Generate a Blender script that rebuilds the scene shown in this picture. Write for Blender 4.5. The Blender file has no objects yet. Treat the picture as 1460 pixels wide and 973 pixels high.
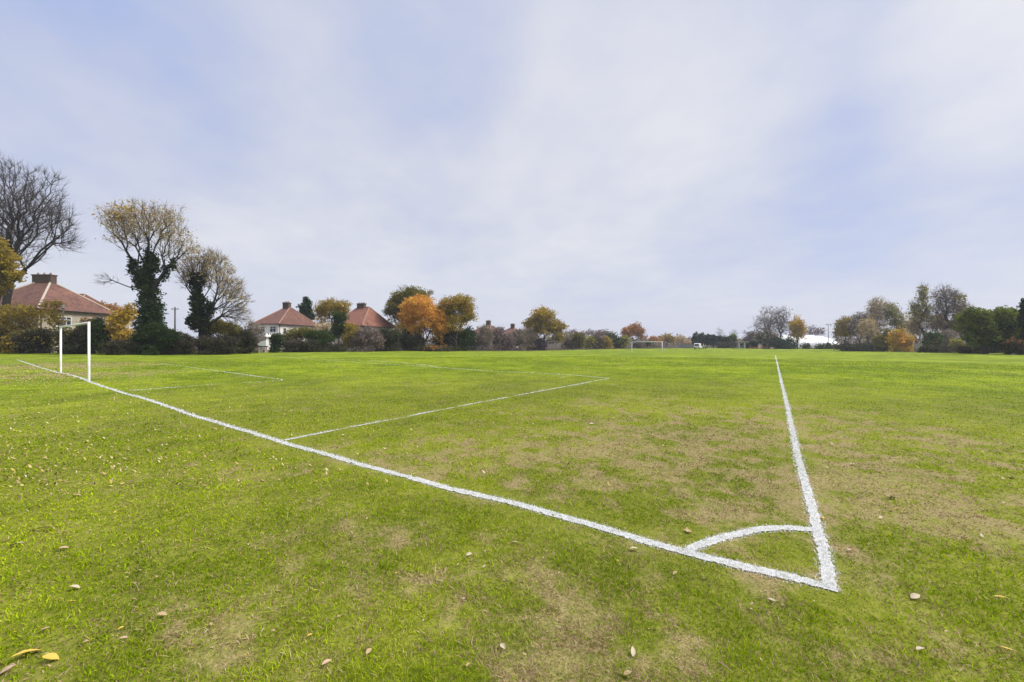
import bpy, bmesh, math, random
import numpy as np
from mathutils import Vector, Matrix

random.seed(7)
RNG = np.random.default_rng(11)
F, CX, HY, H = 541.0, 730.0, 490.0, 1.57      # focal length in photo pixels, principal column, horizon row, eye height
scene = bpy.context.scene
COL = scene.collection

# ------------------------------------------------------------------ noise and terrain
_tab = np.random.default_rng(5).random((256, 256))
def vnoise(x, y):
    x = np.asarray(x, float); y = np.asarray(y, float)
    xi = np.floor(x).astype(int); yi = np.floor(y).astype(int)
    fx = x - xi; fy = y - yi
    fx = fx*fx*(3-2*fx); fy = fy*fy*(3-2*fy)
    a = _tab[xi & 255, yi & 255]; b = _tab[(xi+1) & 255, yi & 255]
    c = _tab[xi & 255, (yi+1) & 255]; d = _tab[(xi+1) & 255, (yi+1) & 255]
    return (a*(1-fx)+b*fx)*(1-fy) + (c*(1-fx)+d*fx)*fy
def fbm(x, y, n=4):
    s = 0; a = .5; t = 0
    for i in range(n):
        s = s + a*vnoise(x*2**i+17.3*i, y*2**i+9.1*i); t += a; a *= .55
    return s/t
def sstep(a, b, x):
    t = np.clip((np.asarray(x, float)-a)/(b-a), 0, 1)
    return t*t*(3-2*t)
def ground(x, y):
    x = np.asarray(x, float); y = np.asarray(y, float)
    dip = -0.5*sstep(55, 100, y)*sstep(-30, 10, x)
    rise = 0.25*sstep(38, 52, -x)*sstep(36, 48, y)
    r = np.hypot(x, y)
    bump = (fbm(x*.9+40, y*.9+10, 3)-.5)*.035*np.clip(r/3, .4, 1)*sstep(60, 30, r)
    return dip + rise + bump
def g1(x, y): return float(ground(x, y))
def P(px, py):
    """The point of the terrain seen at this place of the photograph."""
    dx = (px-CX)/F; dz = -(py-HY)/F
    lo, hi = .5, 400.0
    prev = .5
    t = .5
    while t < 400:
        if H+dz*t < g1(dx*t, t):
            lo, hi = prev, t; break
        prev = t; t *= 1.02
    else:
        return (dx*300, 300.0, g1(dx*300, 300))
    for _ in range(30):
        m = (lo+hi)/2
        if H+dz*m < g1(dx*m, m): hi = m
        else: lo = m
    return (dx*hi, hi, g1(dx*hi, hi))
def W(px, py, D):
    return np.array([(px-CX)/F*D, D, H+(HY-py)/F*D])

# ------------------------------------------------------------------ objects
def tag(o, label=None, cat=None, group=None, kind=None):
    if label: o['label'] = label
    if cat: o['category'] = cat
    if group: o['group'] = group
    if kind: o['kind'] = kind
    return o
def empty(name, loc, rz=0.0):
    o = bpy.data.objects.new(name, None); COL.objects.link(o)
    o.location = loc; o.rotation_euler = (0, 0, rz); o.empty_display_size = .3
    return o
def np_mesh(name, V, faces, mat, parent=None, attrs=None, smooth=False):
    """faces: list of int arrays (n,k)"""
    me = bpy.data.meshes.new(name)
    V = np.asarray(V, np.float32)
    me.vertices.add(len(V)); me.vertices.foreach_set('co', V.ravel())
    faces = [np.asarray(f, np.int32) for f in faces if len(f)]
    loops = np.concatenate([f.ravel() for f in faces])
    tot = np.concatenate([np.full(len(f), f.shape[1], np.int32) for f in faces])
    start = np.concatenate([[0], np.cumsum(tot)[:-1]]).astype(np.int32)
    me.loops.add(len(loops)); me.loops.foreach_set('vertex_index', loops)
    me.polygons.add(len(tot)); me.polygons.foreach_set('loop_start', start); me.polygons.foreach_set('loop_total', tot)
    if smooth: me.polygons.foreach_set('use_smooth', np.ones(len(tot), bool))
    for k, v in (attrs or {}).items():
        a = me.attributes.new(k, 'FLOAT', 'POINT'); a.data.foreach_set('value', np.asarray(v, np.float32))
    me.update(calc_edges=True)
    for m in (mat if isinstance(mat, (list, tuple)) else [mat]): me.materials.append(m)
    o = bpy.data.objects.new(name, me); COL.objects.link(o)
    if parent: o.parent = parent
    return o
class MB:
    """collects boxes, tubes and polygons that become ONE mesh"""
    def __init__(s): s.bm = bmesh.new()
    def box(s, x0, x1, y0, y1, z0, z1, bev=0):
        r = bmesh.ops.create_cube(s.bm, size=1)
        for v in r['verts']:
            v.co = Vector(((x0+x1)/2+v.co.x*(x1-x0), (y0+y1)/2+v.co.y*(y1-y0), (z0+z1)/2+v.co.z*(z1-z0)))
        if bev:
            es = list({e for v in r['verts'] for e in v.link_edges})
            bmesh.ops.bevel(s.bm, geom=es, offset=bev, segments=2, affect='EDGES', profile=.6)
        return s
    def tube(s, pts, r, n=12, caps=True):
        pts = [Vector(p) for p in pts]
        rs = r if isinstance(r, (list, tuple)) else [r]*len(pts)
        rings = []
        for i, p in enumerate(pts):
            d = (pts[min(i+1, len(pts)-1)]-pts[max(i-1, 0)]).normalized()
            a = d.orthogonal().normalized(); b = d.cross(a)
            rings.append([s.bm.verts.new(p+(a*math.cos(2*math.pi*k/n)+b*math.sin(2*math.pi*k/n))*rs[i]) for k in range(n)])
        for A, B in zip(rings, rings[1:]):
            for k in range(n):
                s.bm.faces.new((A[k], A[(k+1) % n], B[(k+1) % n], B[k]))
        if caps:
            s.bm.faces.new(rings[0][::-1]); s.bm.faces.new(rings[-1])
        return s
    def poly(s, *pts):
        s.bm.faces.new([s.bm.verts.new(p) for p in pts]); return s
    def prism(s, prof, y0, y1, bev=0):
        """profile in (x,z) extruded along y"""
        A = [s.bm.verts.new((x, y0, z)) for x, z in prof]; B = [s.bm.verts.new((x, y1, z)) for x, z in prof]
        n = len(prof)
        f = [s.bm.faces.new(A), s.bm.faces.new(B[::-1])]
        for k in range(n): f.append(s.bm.faces.new((A[k], B[k], B[(k+1) % n], A[(k+1) % n])))
        if bev:
            bmesh.ops.bevel(s.bm, geom=list({e for q in f for e in q.edges}), offset=bev, segments=2, affect='EDGES', profile=.6)
        return s
    def build(s, name, mat, parent=None, smooth=False):
        bmesh.ops.recalc_face_normals(s.bm, faces=s.bm.faces)
        me = bpy.data.meshes.new(name); s.bm.to_mesh(me); s.bm.free()
        if smooth:
            for p in me.polygons: p.use_smooth = True
        me.materials.append(mat)
        o = bpy.data.objects.new(name, me); COL.objects.link(o)
        if parent: o.parent = parent
        return o

# ------------------------------------------------------------------ materials
class NT:
    def __init__(s, name):
        s.m = bpy.data.materials.new(name); s.m.use_nodes = True
        s.t = s.m.node_tree; s.t.nodes.clear()
        s.out = s.n('ShaderNodeOutputMaterial')
    def n(s, typ, **kw):
        nd = s.t.nodes.new(typ)
        for k, v in kw.items():
            if hasattr(nd, k): setattr(nd, k, v)
            else: nd.inputs[k.replace('_', ' ')].default_value = v
        return nd
    def l(s, a, b): s.t.links.new(a, b)
    def val(s, sock, v):
        if hasattr(v, 'is_linked') or isinstance(v, bpy.types.NodeSocket): s.l(v, sock)
        else: sock.default_value = v
    def math(s, op, a, b=0.0, clamp=False):
        nd = s.n('ShaderNodeMath'); nd.operation = op; nd.use_clamp = clamp
        s.val(nd.inputs[0], a); s.val(nd.inputs[1], b); return nd.outputs[0]
    def mix(s, f, a, b, mode='MIX'):
        nd = s.n('ShaderNodeMix'); nd.data_type = 'RGBA'; nd.blend_type = mode
        s.val(nd.inputs['Factor'], f)
        for k, c in ((6, a), (7, b)):
            s.val(nd.inputs[k], (*c, 1) if isinstance(c, tuple) and len(c) == 3 else c)
        return nd.outputs[2]
    def ramp(s, f, stops, interp='LINEAR'):
        nd = s.n('ShaderNodeValToRGB'); cr = nd.color_ramp; cr.interpolation = interp
        while len(cr.elements) < len(stops): cr.elements.new(.5)
        for e, (p, c) in zip(cr.elements, stops):
            e.position = p; e.color = (*c, 1) if len(c) == 3 else c
        s.val(nd.inputs[0], f); return nd.outputs[0]
    def noise(s, scale, detail=4, rough=.55, vec=None, dim='3D'):
        nd = s.n('ShaderNodeTexNoise'); nd.inputs['Scale'].default_value = scale
        nd.inputs['Detail'].default_value = detail; nd.inputs['Roughness'].default_value = rough
        if vec is not None: s.l(vec, nd.inputs['Vector'])
        return nd.outputs['Fac']
    def obj(s): return s.n('ShaderNodeTexCoord').outputs['Object']
    def pos(s): return s.n('ShaderNodeNewGeometry').outputs['Position']
    def pbsdf(s, col, rough=.8, bump=None, bstr=.3, bdist=.02, **kw):
        b = s.n('ShaderNodeBsdfPrincipled'); s.val(b.inputs['Base Color'], (*col, 1) if isinstance(col, tuple) else col)
        s.val(b.inputs['Roughness'], rough)
        for k, v in kw.items(): s.val(b.inputs[k.replace('_', ' ')], v)
        if bump is not None:
            bn = s.n('ShaderNodeBump'); bn.inputs['Strength'].default_value = bstr; bn.inputs['Distance'].default_value = bdist
            s.l(bump, bn.inputs['Height']); s.l(bn.outputs[0], b.inputs['Normal'])
        return b
    def done(s, sh): s.l(sh.outputs[0], s.out.inputs['Surface']); return s.m
    def attr(s, name):
        a = s.n('ShaderNodeAttribute'); a.attribute_name = name; return a.outputs['Fac']
    def island(s): return s.n('ShaderNodeNewGeometry').outputs['Random Per Island']

def leaf_mat(name, stops, transl=.3, big=.12):
    """leaf colours: one draw per leaf, shifted a little from bough to bough"""
    t = NT(name)
    nz = t.noise(big*6, 3, .6, t.obj())
    f = t.math('ADD', t.math('MULTIPLY', t.island(), .42), t.math('MULTIPLY', t.math('SUBTRACT', nz, .26), 1.1), True)
    n = len(stops)
    c = t.ramp(f, [(i/(n-1), s) for i, s in enumerate(stops)])
    d = t.n('ShaderNodeBsdfDiffuse'); t.l(c, d.inputs[0])
    tr = t.n('ShaderNodeBsdfTranslucent'); t.l(c, tr.inputs[0])
    mx = t.n('ShaderNodeMixShader'); mx.inputs[0].default_value = transl
    t.l(d.outputs[0], mx.inputs[1]); t.l(tr.outputs[0], mx.inputs[2])
    return t.done(mx)
def rough_mat(name, c1, c2, scale=3, rough=.85, bstr=.3, bdist=.02, detail=5):
    t = NT(name); nz = t.noise(scale, detail, .6, t.obj())
    c = t.ramp(nz, [(.3, c1), (.7, c2)])
    return t.done(t.pbsdf(c, rough, nz, bstr, bdist))

GREEN = [(.055, .085, .012), (.115, .165, .018), (.19, .245, .028)]
STRAW = [(.19, .13, .068), (.38, .275, .150), (.58, .45, .27)]
def ground_mat():
    t = NT('turf_soil'); p = t.pos()
    bare = t.attr('bare'); tone = t.attr('tone'); near = t.attr('near')
    n1 = t.noise(2.2, 6, .65, p); n2 = t.noise(16, 4, .7, p); n3 = t.noise(60, 3, .7, p)
    st = t.n('ShaderNodeMapping'); st.inputs['Scale'].default_value = (1, 1, 1); t.l(p, st.inputs[0])
    fg = t.math('ADD', t.math('MULTIPLY', n2, .7), t.math('MULTIPLY', t.math('SUBTRACT', n3, .5), .5))
    fg = t.math('ADD', fg, t.math('MULTIPLY', t.math('SUBTRACT', tone, .5), .5), True)
    green = t.ramp(fg, [(.22, (.10, .145, .006)), (.5, (.195, .245, .011)), (.78, (.295, .335, .024))])
    soil = t.ramp(n3, [(.3, (.115, .078, .046)), (.5, (.29, .20, .122)), (.7, (.47, .35, .23))])
    b = t.math('ADD', bare, t.math('MULTIPLY', t.math('SUBTRACT', n1, .5), 1.5))
    b = t.math('ADD', b, t.math('MULTIPLY', t.math('SUBTRACT', n2, .5), .7))
    b = t.ramp(b, [(.30, (0, 0, 0)), (.85, (.9, .9, .9))])
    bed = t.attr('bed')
    c = t.mix(b, green, soil)
    # between the blades close by, one looks down to thatch and earth
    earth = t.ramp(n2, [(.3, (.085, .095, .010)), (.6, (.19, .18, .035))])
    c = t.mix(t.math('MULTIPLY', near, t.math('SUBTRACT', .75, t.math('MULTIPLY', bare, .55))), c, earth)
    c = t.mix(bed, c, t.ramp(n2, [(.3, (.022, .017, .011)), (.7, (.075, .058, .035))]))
    hgt = t.math('ADD', n2, t.math('MULTIPLY', n3, .6))
    return t.done(t.pbsdf(c, .95, hgt, .6, .03, Specular_IOR_Level=.1))
def blade_mat():
    t = NT('grass_blade')
    bare = t.attr('bare'); tone = t.attr('tone'); isl = t.island()
    f = t.math('ADD', t.math('MULTIPLY', isl, .75), t.math('MULTIPLY', t.math('SUBTRACT', tone, .36), .8), True)
    g = t.ramp(f, [(0, (.10, .165, .003)), (.45, (.232, .33, .006)), (1, (.45, .53, .024))])
    s = t.ramp(isl, [(0, STRAW[0]), (.5, STRAW[1]), (1, STRAW[2])])
    dead = t.math('GREATER_THAN', t.math('ADD', t.math('MULTIPLY', bare, .95), .04), t.math('FRACT', t.math('MULTIPLY', isl, 37.7)))
    c = t.mix(dead, g, s)
    d = t.n('ShaderNodeBsdfDiffuse'); t.l(c, d.inputs[0])
    tr = t.n('ShaderNodeBsdfTranslucent'); t.l(c, tr.inputs[0])
    mx = t.n('ShaderNodeMixShader'); mx.inputs[0].default_value = .35
    t.l(d.outputs[0], mx.inputs[1]); t.l(tr.outputs[0], mx.inputs[2])
    return t.done(mx)
def paint_mat():
    t = NT('pitch_paint'); n = t.noise(14, 4, .65, t.pos()); i = t.island()
    c = t.ramp(n, [(.28, (.58, .59, .52)), (.40, (.73, .73, .73)), (.75, (.83, .83, .84))])
    c = t.mix(t.math('MULTIPLY', t.math('MULTIPLY', t.math('POWER', i, 4.0), .6), t.attr('blade')), c, (.34, .42, .16))
    d = t.n('ShaderNodeBsdfDiffuse'); t.l(c, d.inputs[0]); tr = t.n('ShaderNodeBsdfTranslucent'); t.l(c, tr.inputs[0])
    mx = t.n('ShaderNodeMixShader'); mx.inputs[0].default_value = .45; t.l(d.outputs[0], mx.inputs[1]); t.l(tr.outputs[0], mx.inputs[2])
    return t.done(mx)

M = {}
M['ground'] = ground_mat(); M['blade'] = blade_mat(); M['paint'] = paint_mat()
M['bark_dark'] = rough_mat('bark_dark', (.022, .018, .018), (.055, .046, .044), 4)
M['bark'] = rough_mat('bark', (.05, .04, .033), (.12, .10, .085), 4)
M['bark_grey'] = rough_mat('bark_grey', (.08, .07, .065), (.17, .155, .145), 4)
LM = dict(
 ivy=[(.012, .022, .007), (.028, .048, .013), (.06, .085, .022)],
 bramble=[(.020, .016, .014), (.052, .042, .033), (.05, .058, .022), (.10, .085, .05)],
 ochre=[(.16, .11, .018), (.40, .265, .04), (.56, .40, .075)],
 gold=[(.26, .16, .02), (.56, .36, .035), (.72, .50, .07)],
 orange=[(.22, .10, .02), (.60, .31, .06), (.76, .48, .12)],
 rust=[(.14, .07, .03), (.32, .165, .055), (.46, .26, .09)],
 olive=[(.055, .052, .013), (.15, .135, .030), (.27, .225, .055)],
 olivegold=[(.09, .075, .016), (.27, .20, .034), (.45, .32, .065)],
 tan=[(.20, .15, .085), (.42, .33, .19), (.56, .46, .29)],
 green=[(.018, .032, .008), (.045, .070, .016), (.085, .115, .026)],
 midgreen=[(.05, .070, .014), (.12, .15, .028), (.22, .24, .055)],
 conifer=[(.010, .020, .009), (.022, .040, .016), (.042, .065, .024)],
 purple=[(.07, .053, .045), (.175, .135, .115), (.29, .23, .19)],
 greybrown=[(.09, .074, .056), (.21, .175, .13), (.34, .29, .21)],
 yellowgreen=[(.10, .105, .02), (.24, .23, .05), (.40, .35, .10)],
)
for k, v in LM.items():
    g = {'ivy': 1.25, 'conifer': 1.35, 'bramble': 1.3}.get(k, 1.22)
    M['leaf_'+k] = leaf_mat('leaf_'+k, [tuple(min(.8, x*g) for x in c) for c in v], .38)
def twig_mat(name, c1, c2):
    t = NT(name); c = t.ramp(t.island(), [(0, c1), (1, c2)])
    d = t.n('ShaderNodeBsdfDiffuse'); t.l(c, d.inputs[0]); return t.done(d)
M['twig_dark'] = twig_mat('twig_dark', (.05, .042, .048), (.13, .11, .11))
M['twig_purple'] = twig_mat('twig_purple', (.09, .07, .072), (.24, .195, .185))
M['twig_grey'] = twig_mat('twig_grey', (.12, .105, .10), (.30, .265, .24))
M['twig_tan'] = twig_mat('twig_tan', (.13, .10, .07), (.33, .27, .19))

def white_metal():
    t = NT('white_metal'); n = t.noise(3, 5, .6, t.obj())
    c = t.ramp(n, [(.3, (.58, .58, .55)), (.6, (.74, .74, .72))])
    return t.done(t.pbsdf(c, .45, n, .05))
M['white_metal'] = white_metal()
def tile_mat(name, a, b, c):
    t = NT(name); o = t.obj()
    w = t.n('ShaderNodeTexWave'); w.wave_type = 'BANDS'; w.bands_direction = 'Z'; w.wave_profile = 'SAW'
    w.inputs['Scale'].default_value = 1.6; w.inputs['Distortion'].default_value = .15; t.l(o, w.inputs['Vector'])
    n = t.noise(.9, 6, .65, o); v = t.n('ShaderNodeTexVoronoi'); v.inputs['Scale'].default_value = 4.2; t.l(o, v.inputs['Vector'])
    vb = t.n('ShaderNodeSeparateColor'); t.l(v.outputs['Color'], vb.inputs[0])
    f = t.math('ADD', t.math('MULTIPLY', n, .75), t.math('MULTIPLY', vb.outputs[0], .3))
    col = t.ramp(f, [(.3, a), (.55, b), (.85, c)])
    col = t.mix(t.math('MULTIPLY', t.math('LESS_THAN', w.outputs['Fac'], .14), .55), col, tuple(x*.45 for x in a))
    return t.done(t.pbsdf(col, .85, w.outputs['Fac'], .6, .05))
M['tile_red'] = tile_mat('tile_red', (.075, .036, .028), (.145, .064, .044), (.23, .112, .075))
M['tile_orange'] = tile_mat('tile_orange', (.13, .052, .034), (.235, .092, .058), (.32, .145, .095))
M['hip_tile'] = rough_mat('hip_tile', (.22, .115, .08), (.33, .20, .14), 3)
M['hip_tile_pale'] = rough_mat('hip_tile_pale', (.36, .30, .24), (.5, .43, .35), 3)
M['brick'] = rough_mat('chimney_brick', (.05, .035, .03), (.12, .075, .055), 5)
M['render_white'] = rough_mat('render_white', (.62, .61, .57), (.78, .77, .73), 1.3, .9, .2)
M['render_beige'] = rough_mat('render_beige', (.30, .26, .20), (.46, .41, .32), 2, .9, .4)
M['frame_white'] = rough_mat('frame_white', (.70, .70, .68), (.80, .80, .78), 2, .5, .05)
M['timber_dark'] = rough_mat('timber_dark', (.03, .022, .018), (.07, .05, .04), 3)
M['timber'] = rough_mat('timber', (.14, .09, .055), (.26, .18, .11), 5)
M['timber_grey'] = rough_mat('timber_grey', (.17, .16, .15), (.30, .29, .27), 5)
M['felt_grey'] = rough_mat('felt_grey', (.26, .25, .25), (.42, .40, .39), 4)
M['panel_grey'] = rough_mat('panel_grey', (.12, .125, .13), (.22, .225, .23), 2)
M['concrete'] = rough_mat('concrete', (.32, .30, .27), (.46, .44, .41), 3)
M['dome_white'] = rough_mat('dome_white', (.72, .72, .70), (.82, .82, .80), .25, .5, .15, .2)
M['orange_plastic'] = rough_mat('orange_plastic', (.40, .11, .03), (.56, .18, .06), 4, .6)
M['pale_plastic'] = rough_mat('pale_plastic', (.5, .36, .28), (.65, .5, .42), 3, .6)
M['white_sheet'] = rough_mat('white_sheet', (.60, .62, .68), (.78, .80, .85), 4, .6)
M['pole_grey'] = rough_mat('pole_grey', (.25, .26, .28), (.36, .37, .39), 5, .6)
M['pole_wood'] = rough_mat('pole_wood', (.05, .042, .036), (.11, .09, .075), 6)
M['van_paint'] = rough_mat('van_paint', (.66, .66, .66), (.78, .78, .78), 1.5, .35, .02)
M['rubber'] = rough_mat('rubber', (.015, .015, .015), (.035, .035, .035), 6)
M['lamp_red'] = rough_mat('lamp_red', (.25, .02, .015), (.4, .04, .03), 6, .3)
def glass_mat(name, col, rough):
    t = NT(name); n = t.noise(1.2, 3, .5, t.obj())
    c = t.ramp(n, [(.35, col), (.65, tuple(min(1, x*2.2) for x in col))])
    return t.done(t.pbsdf(c, rough, Specular_IOR_Level=.6))
M['glass'] = glass_mat('window_glass', (.03, .033, .037), .12)
M['glass_dark'] = glass_mat('glass_dark', (.008, .009, .01), .1)

# ------------------------------------------------------------------ camera, sky, sun
cam = bpy.data.cameras.new('camera'); cam.sensor_width = 36; cam.lens = 36*F/1460
cam.shift_y = (HY-486.5)/1460; cam.clip_start = .05; cam.clip_end = 9000
co = bpy.data.objects.new('camera', cam); COL.objects.link(co)
co.location = (0, 0, H); co.rotation_euler = (math.radians(90), 0, 0); scene.camera = co

SUN_AZ, SUN_EL = 88.0, 50.0            # degrees right of straight ahead, above the horizon
def pdir(px, py):
    v = Vector(((px-CX)/F, 1, (HY-py)/F)).normalized(); return tuple(v)
def build_world():
    w = bpy.data.worlds.new('World'); scene.world = w; w.use_nodes = True
    t = NT.__new__(NT); t.t = w.node_tree; t.t.nodes.clear()
    out = t.n('ShaderNodeOutputWorld')
    sky = t.n('ShaderNodeTexSky'); sky.sky_type = 'NISHITA'; sky.sun_disc = False
    sky.sun_elevation = math.radians(SUN_EL); sky.sun_rotation = math.radians(SUN_AZ)
    sky.air_density = 1.2; sky.dust_density = 2.5; sky.ozone_density = 1.5
    d = t.n('ShaderNodeTexCoord').outputs['Generated']
    nrm = t.n('ShaderNodeVectorMath'); nrm.operation = 'NORMALIZE'; t.l(d, nrm.inputs[0]); d = nrm.outputs[0]
    sp = t.n('ShaderNodeSeparateXYZ'); t.l(d, sp.inputs[0])
    zc = t.math('MAXIMUM', sp.outputs[2], 0.0)
    k = t.math('DIVIDE', 1.0, t.math('ADD', zc, .22))
    # a flat cloud deck seen in perspective
    cb = t.n('ShaderNodeCombineXYZ')
    t.l(t.math('MULTIPLY', sp.outputs[0], k), cb.inputs[0]); t.l(t.math('MULTIPLY', sp.outputs[1], k), cb.inputs[1])
    mp = t.n('ShaderNodeMapping'); mp.inputs['Rotation'].default_value = (0, 0, math.radians(20)); mp.inputs['Scale'].default_value = (1.0, .95, 1)
    mp.inputs['Location'].default_value = (3.1, 1.7, 0)
    t.l(cb.outputs[0], mp.inputs[0])
    n1 = t.noise(1.15, 5, .48, mp.outputs[0]); n2 = t.noise(2.6, 4, .5, mp.outputs[0]); n3 = t.noise(6.5, 5, .55, mp.outputs[0])
    f = t.math('ADD', t.math('ADD', t.math('ADD', t.math('MULTIPLY', n1, .42), t.math('MULTIPLY', n3, .22)), t.math('MULTIPLY', n2, .32)), .03)
    def lobe(px, py, deg, amt):
        c = pdir(px, py)
        vm = t.n('ShaderNodeVectorMath'); vm.operation = 'DOT_PRODUCT'; t.l(d, vm.inputs[0]); vm.inputs[1].default_value = c
        mr = t.n('ShaderNodeMapRange'); mr.interpolation_type = 'SMOOTHERSTEP'
        mr.inputs['From Min'].default_value = math.cos(math.radians(deg)); mr.inputs['From Max'].default_value = 1
        mr.inputs['To Min'].default_value = 0; mr.inputs['To Max'].default_value = amt
        t.l(vm.outputs['Value'], mr.inputs['Value']); return mr.outputs[0]
    # thinner and thicker places of the cloud cover
    for a in ((900, 180, 24, .10), (1030, 165, 16, .07), (640, 330, 22, .09), (1480, 30, 13, .30), (760, 300, 14, .04),
              (120, 120, 20, -.30), (620, 70, 14, -.15), (1010, 325, 8, -.10), (1330, 250, 17, -.11), (1130, 215, 9, -.03), (1180, 330, 10, -.08), (1200, 60, 14, -.10), (300, 60, 10, .04),
              (60, 270, 18, .18), (300, 230, 14, .08), (450, 380, 18, .08)):
        f = t.math('ADD', f, lobe(*a))
    col = t.ramp(f, [(.15, (4.4, 5.4, 8.6)), (.36, (5.85, 6.4, 8.4)), (.56, (7.1, 7.35, 8.6)), (.76, (8.4, 8.5, 9.0)), (1.0, (9.5, 9.2, 8.7))])
    # towards the horizon the cloud evens out
    hz = t.n('ShaderNodeMapRange'); hz.interpolation_type = 'SMOOTHSTEP'; t.l(sp.outputs[2], hz.inputs['Value'])
    hz.inputs['From Min'].default_value = 0; hz.inputs['From Max'].default_value = .30
    hz.inputs['To Min'].default_value = .55; hz.inputs['To Max'].default_value = 0
    col = t.mix(hz.outputs[0], col, (7.6, 7.85, 9.2))
    # overcast is brighter overhead; boost added out of view to light the grass
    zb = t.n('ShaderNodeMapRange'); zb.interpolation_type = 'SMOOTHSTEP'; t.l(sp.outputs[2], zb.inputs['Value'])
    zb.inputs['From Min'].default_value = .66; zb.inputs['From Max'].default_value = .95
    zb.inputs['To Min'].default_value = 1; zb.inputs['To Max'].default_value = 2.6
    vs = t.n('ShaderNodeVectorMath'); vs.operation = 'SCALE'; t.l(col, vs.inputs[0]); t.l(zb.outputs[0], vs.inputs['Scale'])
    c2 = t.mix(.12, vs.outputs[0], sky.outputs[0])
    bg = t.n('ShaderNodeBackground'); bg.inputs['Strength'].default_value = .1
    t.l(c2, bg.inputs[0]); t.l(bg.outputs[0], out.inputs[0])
build_world()
sl = bpy.data.lights.new('sun', 'SUN'); sl.energy = 4.8; sl.angle = math.radians(24); sl.color = (1, .95, .86)
so = bpy.data.objects.new('sun', sl); COL.objects.link(so)
sd = Vector((math.sin(math.radians(SUN_AZ))*math.cos(math.radians(SUN_EL)), math.cos(math.radians(SUN_AZ))*math.cos(math.radians(SUN_EL)), math.sin(math.radians(SUN_EL))))
so.rotation_euler = sd.to_track_quat('Z', 'Y').to_euler(); so.location = sd*50
vs_ = scene.view_settings; vs_.view_transform = 'Standard'; vs_.look = 'None'; vs_.gamma = 1; vs_.exposure = 0.0; vs_.use_curve_mapping = False

# ------------------------------------------------------------------ worn patches of the pitch (places seen bare in the photograph)
PATCH = [(1290,640,2.2,.4),(1240,700,1.2,.5),(940,690,.9,.4),(1090,720,.5,.4),(1060,600,2.5,.4),(860,690,.7,.3),(600,640,1.3,.40),(525,650,.8,.3),(830,648,2.2,.42),(960,640,1.8,.38),(745,655,1.0,.35),(690,600,1.5,.2),(880,622,2.0,.36),(1010,590,2.6,.36),(900,575,3,.22),
 (1085,790,.36,1.1),(1120,808,.22,.9),(1030,722,.34,1.0),(1015,752,.2,.8),(1222,778,.34,1.0),(1240,800,.2,.6),(1300,690,1.1,.5),(1270,722,.6,.5),(1350,735,.6,.45),(1430,745,.7,.45),(1190,640,1.2,.38),(1260,610,2.4,.34),(1130,680,.8,.3),
 (638,682,.3,.8),(615,676,.22,.7),(672,716,.22,1.0),(710,805,.45,.42),(545,795,.55,.36),(480,760,.6,.26),(760,862,.6,.28),(850,905,.5,.30),(600,888,.5,.26),(690,840,.4,.28),(960,935,.4,.46),(880,820,.4,.34),(1060,840,.35,.42),(1110,850,.28,.45),(1180,860,.3,.3),(300,905,.3,.28),(420,870,.5,.36),(110,955,.4,.42),(500,930,.4,.28),(200,690,.3,.8),(330,680,.5,.38),(440,675,.6,.4),(340,740,.5,.2),(380,800,.5,.25),(720,940,.4,.28),
 (35,522,6,1.0),(160,534,3.2,.9),(110,522,4.5,.9),(20,535,3,.6),(1210,600,2.0,.2),(1390,650,1.5,.28),(1300,560,4,.15),(700,560,4,.12),(1330,880,.4,.15),(1060,940,.4,.3),(1260,955,.3,.35)]
PG = [(*P(a, b)[:2], r, s) for a, b, r, s in PATCH]
def bare_at(x, y):
    r = np.hypot(x, y)
    b = .05 + .28*(fbm(x*.55+3, y*.55+8, 4)-.5)*2 + .52*(fbm(x*2.6+3, y*2.6+8, 4)-.5)*2
    wx = x + (fbm(x*1.7, y*1.7+50, 3)-.5)*.9*np.clip(r/4, .4, 3); wy = y + (fbm(x*1.7+80, y*1.7, 3)-.5)*.9*np.clip(r/4, .4, 3)
    hf = fbm(x*4.3+11, y*4.3+2, 3)
    for cx, cy, cr, s in PG:
        d2 = ((wx-cx)**2+(wy-cy)**2)/(cr*cr)
        b = b + .80*s*np.exp(-d2*1.1)*(.28+np.clip((hf-.34)*2.2, 0, 1.1))
    b = b - .06*sstep(25, 60, r)
    b = b*(.30+1.35*fbm(x*7.5+5, y*7.5+9, 3)) + .10*(fbm(x*14, y*14, 2)-.5)
    return np.clip(b, 0, .72)
def tone_at(x, y):
    return np.clip(.5+1.0*(fbm(x*.33+31, y*.33+5, 4)-.5)+.9*(fbm(x*1.9+1, y*1.9+5, 3)-.5), 0, 1)
EDGE = np.array([(-400,57),(0,58.5),(180,57),(365,64),(400,70),(560,79),(640,86),(700,95),(760,105),(830,125),(900,150),(1000,172),(1100,160),(1150,158),(1190,140),(1250,112),(1300,84),(1340,78),(1380,70),(1430,62),(1500,56),(1900,52)], float)
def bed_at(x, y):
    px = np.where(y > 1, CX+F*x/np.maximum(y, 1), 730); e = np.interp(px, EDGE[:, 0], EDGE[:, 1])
    return sstep(-1.0, .8, y-e+(fbm(x*.8, y*.8, 3)-.5)*2.5)*(y > 20)

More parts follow.
